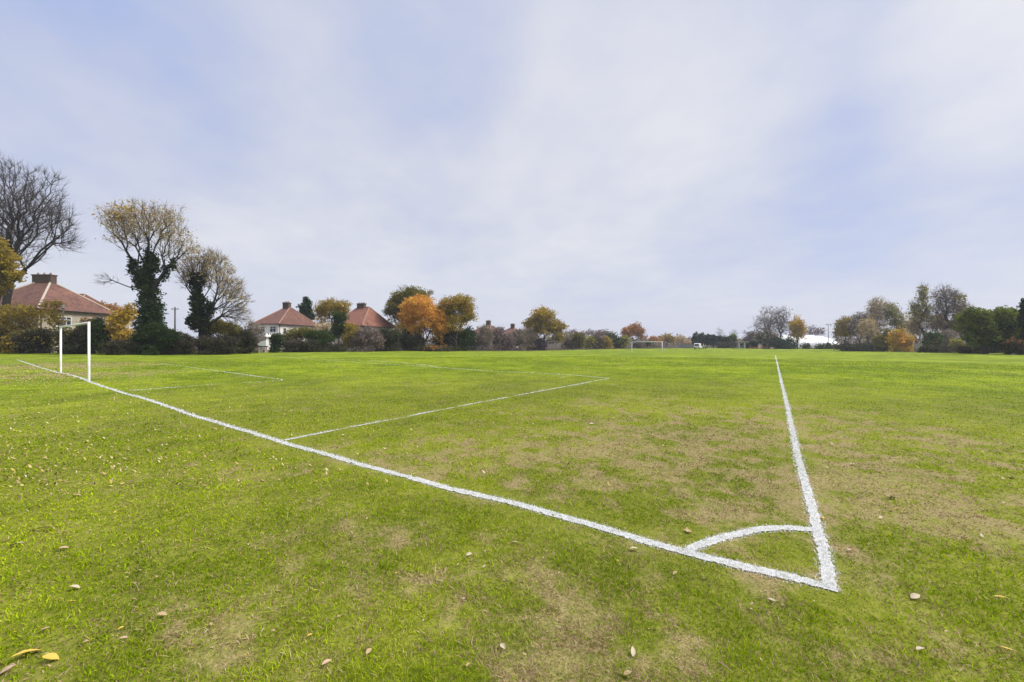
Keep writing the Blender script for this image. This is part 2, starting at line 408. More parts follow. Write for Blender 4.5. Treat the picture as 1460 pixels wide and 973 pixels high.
# ------------------------------------------------------------------ ground sheet
def build_ground():
    front = np.radians(np.linspace(-64, 64, 760)); back = np.radians(np.linspace(64, 296, 60))[1:-1]
    ang = np.concatenate([front, back]); na = len(ang)
    rad = np.concatenate([[.02], np.geomspace(.5, 70, 420), np.geomspace(74, 4000, 70)]); nr = len(rad)
    A, R = np.meshgrid(ang, rad, indexing='ij')
    X = R*np.sin(A); Y = R*np.cos(A)
    Z = ground(X, Y); x = X.ravel(); y = Y.ravel()
    V = np.stack([x, y, Z.ravel()], 1)
    i = np.arange(na)[:, None]; j = np.arange(nr-1)[None, :]
    i2 = (i+1) % na
    q = np.stack([i*nr+j, i*nr+j+1, i2*nr+j+1, i2*nr+j], -1).reshape(-1, 4)[:, ::-1]
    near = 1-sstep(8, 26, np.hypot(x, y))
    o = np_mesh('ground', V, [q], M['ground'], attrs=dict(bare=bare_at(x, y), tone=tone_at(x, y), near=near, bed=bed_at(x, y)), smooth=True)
    tag(o, kind='structure')
build_ground()

# ------------------------------------------------------------------ pitch lines
GOAL = [(1183,838),(1101,818.5),(1041,805),(987,791.5),(968.7,785.5),(920.5,773.4),(860,754),(805,739),(725,716.5),(639.7,697.5),(547,671.8),(485.6,654.7),(400,630.7),(339,612),(277.6,594),(216,572),(172.7,560),(129.5,545.4),(114,538.8),(95.6,533.4),(83,532),(55.5,524),(24.7,513.5)]
TOUCH = [(1183,843),(1180,812.5),(1173,782),(1164,750),(1155,713),(1145,680),(1136.4,646),(1129.5,614),(1122.7,580),(1114,545),(1108,517.7),(1105.5,507.3)]
ARC = [(1160,757),(1140,754.5),(1116,753.6),(1086,755),(1056,761),(1026,769.4),(998,778.5),(974,789)]
PSIDE = [(406,628.5),(468.5,616),(557.5,599),(619,586.8),(691,573),(776.7,557),(869,540)]
PFRONT = [(869,540),(811,534.8),(708,529.7),(619,523.8),(520,518),(400,509.3),(370,507.6)]
PARC = [(470,512.6),(520,514),(571,517.5),(603,520.6),(621,523)]
GFRONT = [(228,518.5),(290,526.5),(345,534),(403,541.8)]
GSIDE = [(403,542.6),(330,547),(270,551),(185,557.5)]
def resample(pts, k):
    pts = np.array(pts); out = []
    for a, b in zip(pts, pts[1:]):
        L = np.linalg.norm(b-a); r = np.hypot(*((a+b)/2)); n = max(2, int(L/max(.011, r*k)))
        for t in np.linspace(0, 1, n, endpoint=False): out.append(a+(b-a)*t)
    out.append(pts[-1]); return np.array(out)
LINE_PTS = []
BV = lambda n: None
def blades(x, y, h, w, lean=.55, rng=RNG):
    """one folded quad per blade: root, two shoulders, tip"""
    n = len(x); z = ground(x, y)
    az = rng.random(n)*2*np.pi; ln = rng.random(n)*lean*h*1.6
    wd = rng.random(n)*2*np.pi
    lx, ly = np.cos(az)*ln, np.sin(az)*ln; sx, sy = np.cos(wd)*w/2, np.sin(wd)*w/2
    b = np.stack([x, y, z-.003], 1)
    m1 = np.stack([x+lx*.35+sx, y+ly*.35+sy, z+h*.5], 1); m2 = np.stack([x+lx*.35-sx, y+ly*.35-sy, z+h*.5], 1)
    tp = np.stack([x+lx, y+ly, z+h], 1)
    V = np.stack([b, m1, tp, m2], 1).reshape(-1, 3)
    q = np.arange(4*n).reshape(-1, 4)
    return V, q
def pitch_line(name, pts, width, wear=.12, blade=1.0, smooth_pts=True, world=False):
    pts = [p[:2] for p in (pts if world else [P(*p) for p in pts])]
    c = resample(pts, .0042)
    if smooth_pts and len(c) > 8:
        for _ in range(40):
            c[1:-1] = .25*c[:-2]+.5*c[1:-1]+.25*c[2:]
    LINE_PTS.append(c)
    d = np.gradient(c, axis=0); d /= np.linalg.norm(d, axis=1)[:, None]+1e-9
    nrm = np.stack([-d[:, 1], d[:, 0]], 1)
    r = np.hypot(c[:, 0], c[:, 1])
    m = 14; us = np.linspace(-1, 1, m+1)*.84
    wob = 1+.35*(fbm(c[:, 0]*3, c[:, 1]*3, 3)-.5)
    X = c[:, None, 0]+nrm[:, None, 0]*us[None]*width/2*wob[:, None]; Y = c[:, None, 1]+nrm[:, None, 1]*us[None]*width/2*wob[:, None]
    Z = ground(X, Y)+.009
    V = np.stack([X, Y, Z], -1).reshape(-1, 3)
    i = np.arange(len(c)-1)[:, None]; j = np.arange(m)[None]
    q = np.stack([i*(m+1)+j, (i+1)*(m+1)+j, (i+1)*(m+1)+j+1, i*(m+1)+j+1], -1).reshape(-1, 4)
    qc = V[q].mean(1); uu = np.abs((np.tile((np.arange(m)+.5)/m*2-1, len(c)-1)))
    nz = fbm(qc[:, 0]*38, qc[:, 1]*38, 3); nb = fbm(qc[:, 0]*2.1+70, qc[:, 1]*2.1, 3)
    keep = (uu + (nz-.5)*1.3 < .93) & (nz*.6+nb*.4 > wear*1.15+.12)
    q = q[keep]
    # painted blades standing in the line
    seg = np.linalg.norm(np.diff(c, axis=0), axis=1); rm = (r[1:]+r[:-1])/2
    dens = np.clip(30000*(2.2/np.maximum(rm, 1.5))**2, 0, 14000)*blade
    cnt = RNG.poisson(seg*width*1.15*dens)
    idx = np.repeat(np.arange(len(seg)), cnt); tt = RNG.random(len(idx)); u = RNG.normal(0, .56, len(idx)); u = np.clip(u, -1.4, 1.4)
    bx = c[idx, 0]+(c[idx+1, 0]-c[idx, 0])*tt+nrm[idx, 0]*u*width/2; by = c[idx, 1]+(c[idx+1, 1]-c[idx, 1])*tt+nrm[idx, 1]*u*width/2
    kb = fbm(bx*2.1+70, by*2.1, 3)*.5+fbm(bx*22, by*22, 2)*.5 > wear*1.15+.12
    bx, by = bx[kb], by[kb]; br = np.hypot(bx, by)
    h = (.014+.014*RNG.random(len(bx)))*np.clip(br/6, .75, 1.25); w = np.clip(.0045*br/2.2, .004, .05)*(.7+.6*RNG.random(len(bx)))
    bV, bq = blades(bx, by, h, w)
    V2 = np.concatenate([V, bV]); used = np.zeros(len(V2), bool); used[q.ravel()] = True; used[len(V):] = True
    remap = np.cumsum(used)-1
    o = np_mesh(name, V2[used], [remap[np.concatenate([q, bq+len(V)])]], M['paint'], attrs=dict(blade=(np.arange(len(V2)) >= len(V))[used]))
    tag(o, kind='structure'); return o
C0 = np.array(P(1181, 838)[:2]); DT = np.array([.568, .823]); DG = np.array([-.823, .568])
pitch_line('goal_line', GOAL, .112, .10)
pitch_line('touchline', TOUCH, .098, .10)
pitch_line('corner_arc_line', ARC, .098, .12)
pitch_line('penalty_area_side_line', PSIDE, .085, .30, .6)
pitch_line('penalty_area_front_line', PFRONT, .08, .26, .7)
pitch_line('penalty_arc_line', PARC, .10, .28, .6)
pitch_line('goal_area_front_line', GFRONT, .085, .28, .6)
pitch_line('goal_area_side_line', GSIDE, .09, .33, .45)
farc = P(24.7, 513.5)[:2]
pitch_line('far_touchline', [tuple(np.array(farc)+DT*t) for t in np.linspace(0, 62, 12)], .09, .36, .35, world=True)
pitch_line('halfway_line', [tuple(C0+DT*45.5+DG*t) for t in np.linspace(2, 50, 10)], .09, .36, .35, world=True)

# ------------------------------------------------------------------ grass blades
def build_grass():
    N = 620000
    r = np.exp(RNG.random(N)*math.log(46/1.35))*1.35
    a = np.radians((RNG.random(N)*2-1)*60)
    x = r*np.sin(a); y = r*np.cos(a)
    b = bare_at(x, y); tn = tone_at(x, y)
    clump = fbm(x*9, y*9, 2)
    keep = RNG.random(N) < np.clip(1.15-.75*b+(clump-.5)*1.2, .15, 1)
    x, y, r, b, tn, clump = [q[keep] for q in (x, y, r, b, tn, clump)]
    # distance to the painted lines (grass is worn short beside and under the paint)
    L = np.concatenate([c[::2] for c in LINE_PTS]); L = L[np.hypot(L[:, 0], L[:, 1]) < 48]
    cell = .5
    key = lambda p: (np.floor(p[:, 0]/cell).astype(int)+500)*2000+np.floor(p[:, 1]/cell).astype(int)+500
    from mathutils import kdtree
    kd = kdtree.KDTree(len(L))
    for i, p in enumerate(L): kd.insert((p[0], p[1], 0), i)
    kd.balance()
    lk = set()
    for k in np.unique(key(L)):
        for dx in (-1, 0, 1):
            for dy in (-1, 0, 1): lk.add(int(k)+dx*2000+dy)
    kk = key(np.stack([x, y], 1)); cand = np.isin(kk, np.array(list(lk)))
    dist = np.full(len(x), 9.0)
    for i in np.nonzero(cand)[0]: dist[i] = kd.find((x[i], y[i], 0))[2]
    ok = (dist > .06) | (RNG.random(len(x)) < .16)
    x, y, r, b, tn, clump, dist = [q[ok] for q in (x, y, r, b, tn, clump, dist)]
    n = len(x)
    h = (.010+.022*RNG.random(n)*(.25+2.2*clump**2))*np.where(r < 9, 1, np.clip(9/r, .55, 1)+.0)
    h *= np.where(dist < .25, .5, 1)*(1-.45*b)
    w = .0034*(r/2)**.95*(.6+.8*RNG.random(n))
    h = np.maximum(h, w*.35)
    lean = 1.0+1.1*b
    V, q = blades(x, y, h, w, lean)
    rep = lambda v: np.repeat(v, 4)
    o = np_mesh('grass', V, [q], M['blade'], attrs=dict(bare=rep(np.clip(b, 0, 1)), tone=rep(tn)))
    tag(o, 'short mown yellow green grass covering the playing field', 'grass', kind='stuff')
build_grass()

# ------------------------------------------------------------------ fallen leaves
def leaf_litter_mat(name, c1, c2):
    t = NT(name); n = t.noise(40, 3, .6, t.obj())
    c = t.ramp(n, [(.3, c1), (.7, c2)])
    return t.done(t.pbsdf(c, .7, n, .3, .003))
LF = dict(yellow=leaf_litter_mat('leaf_yellow', (.40, .25, .03), (.60, .42, .07)), tan=leaf_litter_mat('leaf_tan', (.26, .165, .08), (.43, .31, .17)),
          pale=leaf_litter_mat('leaf_pale', (.34, .275, .175), (.52, .44, .31)), pink=leaf_litter_mat('leaf_pink', (.34, .21, .14), (.52, .36, .27)), brown=leaf_litter_mat('leaf_brown', (.10, .06, .035), (.20, .125, .07)))
def leaf_mesh(kind, seed):
    rng = random.Random(seed); n = 11; V = []; Fq = []
    if kind == 'star':
        k = 20; V = [(0, 0, .02)]
        for i in range(k):
            a = 2*math.pi*i/k; rr = .5*(1 if i % 4 == 0 else (.42 if i % 2 == 0 else .62))*(1+.15*rng.uniform(-1, 1))
            V.append((rr*math.cos(a), rr*math.sin(a), .10*rng.random()+.12*(i % 4 == 0)))
        Fq = [(0, i+1, (i+1) % k+1) for i in range(k)]
    else:
        asp = .25 if kind == 'oval' else .085
        bend = rng.uniform(-.22, .22); curl = rng.uniform(.25, .8); tw = rng.uniform(-.6, .6)
        for i in range(n):
            t = i/(n-1); wdt = asp*math.sin(math.pi*min(1, t**.85*.94+.05))*(1+.12*rng.uniform(-1, 1)); x = t-.5
            yb = bend*math.sin(math.pi*t); zb = .10*math.sin(math.pi*t)+.12*t*t*rng.uniform(.6, 1)
            for s in (-1, -.5, 0, .5, 1):
                yy = s*wdt; zz = zb+abs(s)*wdt*curl+s*wdt*tw*(t-.3)
                V.append((x, yb+yy, max(zz, .0)))
        for i in range(n-1):
            for j in range(4): Fq.append((i*5+j, i*5+j+1, i*5+j+6, i*5+j+5))
    me = bpy.data.meshes.new('fallen_leaf'); me.from_pydata(V, [], Fq)
    for p in me.polygons: p.use_smooth = True
    return me
LEAFMESH = {}
for c in LF:
    for kd_ in ('oval', 'long', 'star'):
        for s in range(3):
            me = leaf_mesh(kd_, hash((kd_, s)) % 1000 if False else {'oval': 10, 'long': 40, 'star': 70}[kd_]+s)
            me.materials.append(LF[c]); LEAFMESH[c, kd_, s] = me
def put_leaf(x, y, size, col, kd_, label, group, rz=None, lift=.018):
    o = bpy.data.objects.new('fallen_leaf', LEAFMESH[col, kd_, RNG.integers(3)]); COL.objects.link(o)
    o.location = (x, y, g1(x, y)+lift); o.scale = (size, size, size*.6)
    o.rotation_euler = (RNG.normal(0, .22), RNG.normal(0, .22), RNG.random()*6.28 if rz is None else rz)
    return tag(o, label, 'leaf', group)
NAMED = [
 (38,938,38,'yellow','oval','bright yellow curled leaf, the largest near the bottom left corner of the grass',.9),
 (72,944,28,'yellow','oval','golden yellow leaf just right of the largest yellow leaf in the corner',.3),
 (10,961,26,'pink','oval','pinkish brown leaf at the bottom left corner of the photo',.5),
 (88,968,14,'tan','long','narrow tan leaf standing on edge below the golden yellow leaf',1.2),
 (60,758,36,'pale','long','long pale strip of dead leaf lying in the left grass',.35),
 (24,780,22,'pale','oval','pale folded leaf just left of and below the long pale strip',.1),
 (110,709,13,'tan','oval','tan leaf beside a yellow leaf left of the worn patch',.4),
 (117,718,12,'yellow','long','small yellow leaf just under a tan leaf in the left grass',.5),
 (188,718,10,'yellow','long','small yellow leaf lying near the brown worn patch at left',.2),
 (91,785,14,'pink','oval','small pinkish leaf in the grass above the dark worn soil at left',.7),
 (64,902,14,'tan','oval','tan leaf on the bare strip of soil at lower left',.6),
 (106,842,20,'pale','oval','pale cream leaf on the grass, right below the pinkish leaf',.1),
 (103,862,16,'yellow','long','thin yellow leaf just below a pale cream leaf at lower left',.9),
 (176,915,14,'pink','oval','round pinkish grey leaf lying alone on the lower left grass',.3),
 (231,881,18,'tan','oval','curled light brown leaf on the grass near the lower left worn strip',.2),
 (342,708,14,'tan','long','light tan leaf lying on the grass below the goal line bend',.4),
 (503,770,14,'pale','oval','pale leaf on a worn brown patch left of centre',-.3),
 (542,797,18,'brown','long','brown curled twig-like leaf on bare soil near the middle foreground',-.3),
 (717,927,16,'pale','oval','cream leaf standing up from the foreground grass below the goal line',-1.0),
 (669,794,12,'pale','oval','small cream leaf in the bright green tuft below the goal line',.4),
 (735,776,14,'pale','long','pale thin leaf on grass just under the goal line right of centre',-.5),
 (466,950,18,'pink','oval','pinkish grey leaf flat on the bottom grass left of centre',.8),
 (526,934,16,'tan','oval','tan leaf half hidden in grass near the bottom edge',1.2),
 (902,934,18,'pale','oval','cream upright leaf on the bottom foreground grass below the corner arc',1.3),
 (895,966,18,'tan','oval','tan leaf at the bottom edge beneath the cream upright leaf',.2),
 (981,760,18,'tan','star','ragged tan leaf beside the outer end of the corner arc',.2),
 (904,786,16,'pale','oval','pale curled leaf lying against the goal line left of the corner arc',0),
 (963,821,12,'tan','oval','tan leaf on the soil just below the corner arc junction',.5),
 (1100,860,14,'pale','oval','pale leaf in the grass just outside the corner',-1.0),
 (1072,865,8,'tan','oval','small tan leaf in the grass below the goal line near the corner',.3),
 (1033,955,26,'brown','long','brown twig-like dead leaf at the bottom below the corner',-1.0),
 (1272,712,20,'pale','star','large pale star shaped leaf on the worn soil right of the touchline',0),
 (1278,728,12,'yellow','long','yellow leaf just below the pale star shaped leaf',-.2),
 (1173,741,10,'yellow','oval','yellow leaf touching the right edge of the touchline',1.2),
 (1256,741,9,'pale','oval','small pale leaf below and left of the yellow leaf by the star leaf',.2),
 (1211,787,11,'pink','star','small pinkish leaf on bare soil right of the corner',.2),
 (1305,855,20,'pale','oval','pale leaf on the green grass right of the corner',.1),
 (1313,931,18,'pale','oval','pale leaf on the bottom right grass',.1),
 (1427,856,20,'yellow','long','slender yellow leaf near the right edge of the photo',-.4),
 (1438,931,24,'yellow','long','slender golden leaf at the bottom right edge',-.4),
 (1400,767,9,'pale','oval','tiny pale leaf on the right grass beyond the worn strip',1.0),
 (1430,719,8,'pale','oval','tiny white leaf above the right worn strip',1.0),
 (1442,682,16,'brown','star','dark crumpled leaf clod at the right edge of the field',.2),
 (1216,664,10,'pale','oval','pale leaf on the worn turf right of the touchline, above the star leaf',.1),
 (844,606,10,'pale','oval','pale leaf on worn turf inside the penalty area side line',.1),
 (762,706,12,'pale','oval','pale leaf lying just above the goal line on bright grass',.2),
]
for px, py, L, c, k, lab, rz in NAMED:
    p = P(px, py); put_leaf(p[0], p[1], L/F*p[1]*.74, c, k, lab, 'fallen leaves on the grass', rz=rz*1.0)
def scatter_leaves():
    n = 0
    rng = np.random.default_rng(3); done = 0
    lab = {'yellow': 'small yellow leaf among the litter scattered over the grass', 'tan': 'small tan leaf among the litter scattered over the grass',
           'pale': 'small bleached leaf among the litter scattered over the grass', 'pink': 'small pinkish leaf among the litter scattered over the grass',
           'brown': 'small dark brown leaf among the litter scattered over the grass'}
    while done < 210:
        px = rng.random()*1500-20; py = 540+rng.random()**1.2*426
        left = 1 if px < 420 else (.45 if px < 800 else .14)
        if rng.random() > left: continue
        c = rng.choice(['yellow', 'tan', 'pale', 'pink', 'brown'], p=[.18, .34, .32, .1, .06]); k = rng.choice(['oval', 'long', 'star'], p=[.6, .28, .12])
        p = P(px, py); s = rng.uniform(.016, .036)*np.clip(p[1]/4, .8, 1.05)
        put_leaf(p[0], p[1], s, c, k, lab[c], 'small '+{'pale': 'bleached'}.get(c, c)+' leaves scattered over the grass'); done += 1
    # the rest, beyond counting
    V = []; Fq = []; R_ = []
    N = 8000
    px = rng.random(N)*1500-20; py = 507+rng.random(N)**1.7*190
    keep = rng.random(N) < np.where(px < 200, 1, np.where(px < 420, .62, np.where(px < 900, .20, .10)))
    px = np.concatenate([px[keep], rng.normal(60, 75, 2600)]); py = np.concatenate([py[keep], 508+rng.random(2600)**1.3*42])
    for a, b in zip(px, py):
        y = H*F/(b-HY)
        for _ in range(3): z = g1((a-CX)/F*y, y); y = min(300, (H-z)*F/(b-HY))
        x = (a-CX)/F*y; s = rng.uniform(.011, .026)*(1.5 if y > 16 else 1); t = rng.random()*6.28; i = len(V)
        cs, sn = math.cos(t)*s, math.sin(t)*s; u = rng.uniform(.01, .05); z += .014
        V += [(x-cs, y-sn, z), (x+sn*.45, y-cs*.45, z+u*.6), (x+cs, y+sn, z+u), (x-sn*.45, y+cs*.45, z+u*.3)]; Fq.append((i, i+1, i+2, i+3))
    t = NT('leaf_litter'); c = t.ramp(t.island(), [(0, (.13, .08, .04)), (.35, (.28, .20, .09)), (.65, (.42, .30, .07)), (1, (.52, .44, .31))])
    m = t.done(t.pbsdf(c, .8))
    o = np_mesh('leaf_litter', np.array(V), [np.array(Fq)], m)
    tag(o, 'scattered tan and yellow leaf litter specking the far grass', 'leaf litter', kind='stuff')
scatter_leaves()

# ------------------------------------------------------------------ goals
def goal_at(A, B, r, label):
    """A, B: feet of the posts"""
    A = np.array(A); B = np.array(B); mid = (A+B)/2
    root = empty('football_goal', tuple(mid)); tag(root, label, 'goal', 'goals on the pitch')
    hgt = 2.44
    for Q in (A, B):
        q = Q-mid
        MB().tube([(q[0], q[1], q[2]-.1), (q[0], q[1], q[2]+.02), (q[0], q[1], hgt+r)], r, 16).build('post', M['white_metal'], root, True)
    a = A-mid; b = B-mid; d = (b-a)/np.linalg.norm(b-a)
    a2 = a+d*r*.9; b2 = b-d*r*.9
    MB().tube([(a2[0], a2[1], hgt), (b2[0], b2[1], hgt)], r*1.12, 16).build('crossbar', M['white_metal'], root, True)
    return root
n1 = np.array(P(126.8, 543.6)); dgl = np.array([-.823, .568, 0])
n2 = n1+np.array([*((np.array(P(85.8, 532.2))-n1)[:2]/np.linalg.norm((np.array(P(85.8, 532.2))-n1)[:2])*7.32), 0]); n2[2] = g1(n2[0], n2[1])
goal_at(n1, n2, .041, 'white football goal without a net standing on the near goal line')
f1 = np.array([.396*91.7, 91.7, 0]); f1[2] = g1(*f1[:2]); f2 = np.array([.316*95.9, 95.9, 0]); f2[2] = g1(*f2[:2])
goal_at(f1, f2, .062, 'small distant white football goal at the far end of the pitch')

# ------------------------------------------------------------------ plants
def tubes(p0, p1, r0, r1, k):
    d = p1-p0; L = np.linalg.norm(d, axis=1, keepdims=True)+1e-9; d = d/L
    ref = np.where(np.abs(d[:, 2:3]) > .9, np.array([[1., 0, 0]]), np.array([[0, 0, 1.]]))
    a = np.cross(d, ref); a /= np.linalg.norm(a, axis=1, keepdims=True)+1e-9; b = np.cross(d, a)
    th = np.arange(k)*2*np.pi/k
    ring = a[:, None]*np.cos(th)[None, :, None]+b[:, None]*np.sin(th)[None, :, None]
    A = p0[:, None]+ring*r0[:, None, None]; B = p1[:, None]+ring*r1[:, None, None]
    V = np.concatenate([A, B], 1).reshape(-1, 3)
    n = len(p0); base = (np.arange(n)*2*k)[:, None]; j = np.arange(k)[None]; j2 = (j+1) % k
    q = np.stack([base+j, base+j2, base+k+j2, base+k+j], -1).reshape(-1, 4)
    return V, q
def grow(trunks, pts, bf):
    """joins the points of a crown to the stems: each point hangs on the nearest branch, long ways from the root cost more"""
    nodes = []; par = []; pl = []
    for tr in trunks:
        prev = -1
        for i, p in enumerate(tr):
            if i == 0 and nodes: 
                prev = 0 if np.linalg.norm(np.array(p)-nodes[0]) < .01 else -1
                if prev == 0: continue
            nodes.append(np.array(p, float)); par.append(prev)
            pl.append(0 if prev < 0 else pl[prev]+np.linalg.norm(nodes[-1]-nodes[prev])); prev = len(nodes)-1
    nt = len(nodes)
    pts = np.asarray(pts); n = len(pts)
    start = [i for i in range(nt) if i not in (0,) or nt == 1] or [0]
    best = np.full(n, 1e9); bi = np.zeros(n, int)
    for i in range(nt):
        if i == 0 and nt > 1: continue
        c = np.linalg.norm(pts-nodes[i], axis=1)+bf*pl[i]
        m = c < best; best[m] = c[m]; bi[m] = i
    alive = np.ones(n, bool)
    for _ in range(n):
        k = int(np.argmin(np.where(alive, best, 1e9))); alive[k] = False
        p = pts[k]; pa = bi[k]; nodes.append(p); par.append(pa); L = pl[pa]+np.linalg.norm(p-nodes[pa]); pl.append(L); me = len(nodes)-1
        c = np.linalg.norm(pts-p, axis=1)+bf*L
        m = alive & (c < best); best[m] = c[m]; bi[m] = me
    return np.array(nodes), np.array(par), np.array(pl), nt
def blob_points(blobs, n, rng, shell=.45, clump=True):
    # a crown is a heap of uneven boughs rather than one ball
    sub = []
    for b in blobs if clump else []:
        k = 9
        for i in range(k):
            v = rng.normal(size=3); v /= np.linalg.norm(v); q = rng.uniform(.50, .82)
            f = rng.uniform(.30, .52)
            sub.append(dict(c=b['c']+v*b['r']*q, r=b['r']*f*np.array([1.15, 1.15, .85])))
        sub += [dict(c=b['c'], r=b['r']*.82)]*3
    blobs = sub if clump else blobs
    w = np.array([b['r'][0]*b['r'][2] for b in blobs]); w = w/w.sum(); out = []
    ph = rng.random(3)*6
    while len(out) < n:
        b = blobs[rng.choice(len(blobs), p=w)]
        v = rng.normal(size=3); v /= np.linalg.norm(v); q = v*rng.random()**shell
        q = q*(1+.16*math.sin(4*v[0]+ph[0])*math.sin(5*v[2]+ph[1])+.10*math.sin(9*v[1]+7*v[2]+ph[2]))
        p = b['c']+q*b['r']
        out.append(p)
    return np.array(out)
def leaf_quads(centers, spread, n, size, rng, up=0.0, flat=1.0):
    i = rng.integers(0, len(centers), n)
    p = centers[i]+np.clip(rng.normal(size=(n, 3)), -2, 2)*spread*np.array([1, 1, .8])
    u = rng.normal(size=(n, 3)); u[:, 2] += up; u /= np.linalg.norm(u, axis=1, keepdims=True)
    v = np.cross(u, rng.normal(size=(n, 3))); v /= np.linalg.norm(v, axis=1, keepdims=True)+1e-9
    s = size*np.exp(rng.normal(0, .35, n))[:, None]
    u = u*s*.62; v = v*s*.42
    V = np.stack([p-u, p+v, p+u, p-v], 1).reshape(-1, 3)
    return V, np.arange(4*n).reshape(-1, 4)
def twig_slivers(nodes, dirs, n, length, width, rng, droop=0.0, rise=.15):
    i = rng.integers(0, len(nodes), n)
    d = dirs[i]+rng.normal(size=(n, 3))*.55; d[:, 2] += rise-droop; d /= np.linalg.norm(d, axis=1, keepdims=True)
    L = length*(.35+rng.random(n)*.9)[:, None]; w = np.cross(d, rng.normal(size=(n, 3))); w /= np.linalg.norm(w, axis=1, keepdims=True)+1e-9
    p = nodes[i]; w = w*width/2
    mid = p+d*L*.5+rng.normal(size=(n, 3))*L*.06; tip = p+d*L+np.array([0, 0, 1])*L*(rise-droop)*.4
    V = np.stack([p-w, p+w, mid+w*.7, tip, mid-w*.7], 1).reshape(-1, 5, 3)
    k = np.arange(n)[:, None]*5
    q = np.concatenate([k+np.array([[0, 1, 2, 4]])], 0); t = k+np.array([[4, 2, 3]])
    return V.reshape(-1, 3), q, t
PLANTS = []
def plant(name, label, cat, base, blobs, leaf=None, D=None, n=None, cover=2.2, lsize=1.1, spread=2.6, twig=None, tw=0.0, twl=9.0, tww=.24, bark='bark', rbase=.22, bf=.35,
          trunk=None, stems=1, shell=.37, extra=None, group=None, rmin=.012, seed=None, part='crown', rise=.15, droop=0.0):
    """base and blobs are given as places in the photograph: (px, py) of the foot, (px, py, rx, ry) of each mass of the crown"""
    rng = np.random.default_rng(len(PLANTS)*13+5 if seed is None else seed)
    if D is None: x0, D, z0 = P(*base)
    else: x0 = (base[0]-CX)/F*D; z0 = g1(x0, D)
    root = np.array([x0, D, z0]); s = D/F; ca = math.cos(math.atan((base[0]-CX)/F))
    BL = []
    for b in blobs:
        rx = b[2]*s*ca
        BL.append(dict(c=W(b[0], b[1], D)-root, r=np.array([rx, rx, b[3]*s])))
    if part == 'foliage':
        x0_ = min(b[0]-b[2] for b in blobs); x1_ = max(b[0]+b[2] for b in blobs); tp_ = min(b[1]-b[3] for b in blobs); by_ = HY+(H-z0)/D*F
        bb = ((x0_+x1_)/2, by_, (x1_-x0_)/2*.86, (by_-tp_)*.45); blobs = list(blobs)+[(bb[0], bb[1], bb[2], bb[3]*.6)]
        BL.append(dict(c=W(bb[0], bb[1], D)-root, r=np.array([bb[2]*s*ca, bb[2]*s*ca, bb[3]*s])))
    area = sum(math.pi*b[2]*b[3] for b in blobs)
    if n is None: n = int(np.clip(area/5, 80, 1100))
    pts = blob_points(BL, n, rng, shell, bool(leaf) and cover >= 1.2)
    pts[:, 2] = np.maximum(np.abs(pts[:, 2]), .06)
    cen = np.mean([b['c'] for b in BL], 0); low = min(b['c'][2]-b['r'][2]*.6 for b in BL)
    if trunk: tr = [[(0, 0, -.1)]+[tuple(W(a, b, D)-root) for a, b in q] for q in trunk]
    elif stems == 1:
        top = max(low, cen[2]*.35, .2); tr = [[(0, 0, -.1), (0+rng.normal(0, .05), 0, top*.5), (cen[0]*.35, cen[1]*.35, top)]]
    else:
        tr = []
        for k in range(stems):
            b = BL[k % len(BL)]; q = b['c']+rng.normal(size=3)*b['r']*.3
            tr.append([(rng.normal(0, .12)+q[0]*.55, rng.normal(0, .12), -.1), (q[0]*.75, q[1]*.5, max(.1, q[2]*.45))])
    nd, par, pl, nt = grow(tr, pts, bf)
    # smooth the branches a little
    cnt = np.zeros(len(nd)); sm = np.zeros_like(nd)
    for _ in range(1):
        for i in range(len(nd)):
            if par[i] >= 0: sm[par[i]] += nd[i]; cnt[par[i]] += 1; sm[i] += nd[par[i]]; cnt[i] += 1
        k = cnt > 1; k[:nt] = False
        nd[k] = nd[k]*.6+.4*sm[k]/cnt[k][:, None]
    tips = np.zeros(len(nd)); kids = np.zeros(len(nd), int)
    for i in range(len(nd)):
        if par[i] >= 0: kids[par[i]] += 1
    order = np.argsort(-pl)
    for i in order:
        if kids[i] == 0: tips[i] += 1
        if par[i] >= 0: tips[par[i]] += tips[i]
    # children may share the path length of their parent: settle the counts once more from the ends
    tips = np.maximum(tips, 1); tm = max(2, tips.max()); ex = math.log(max(rbase/rmin, 1.5))/math.log(tm)
    rad = rmin*tips**ex
    e = np.nonzero(par >= 0)[0]; p0 = nd[par[e]]; p1 = nd[e]; r0 = np.minimum(rad[par[e]], rad[e]*1.7); r1 = rad[e]
    r0 = np.where(par[e] < nt, np.minimum(rad[par[e]], rad[e]*1.25), r0)
    thick = r1 > rbase*.45
    Vs = []; Fs = []; off = 0
    for m, k in ((thick, 8), (~thick, 4)):
        if m.any():
            V, q = tubes(p0[m], p1[m], r0[m], r1[m], k); Vs.append(V); Fs.append(q+off); off += len(V)
    single = leaf is None and not tw
    o = empty(name, tuple(root)); tag(o, label, cat, group)
    np_mesh('trunk' if part == 'crown' else 'stems', np.concatenate(Vs), Fs, M[bark], o, smooth=True)
    far = pl > np.quantile(pl, .25); far[:nt] = False
    ctr = nd[far]; dirs = nd[e]-nd[par[e]]; dfull = np.zeros_like(nd); dfull[e] = dirs/(np.linalg.norm(dirs, axis=1, keepdims=True)+1e-9)
    out = nd-np.array([cen[0], cen[1], cen[2]*.6]); out /= np.linalg.norm(out, axis=1, keepdims=True)+1e-9
    dfull = dfull*.6+out*.5
    Vs = []; Fs = []; off = 0
    if tw:
        V, q, t = twig_slivers(nd[nt:], dfull[nt:], int(area*tw), twl*s, max(tww*s, .008), rng, droop, rise)
        np_mesh('twigs', V, [q, t], M[twig], o)
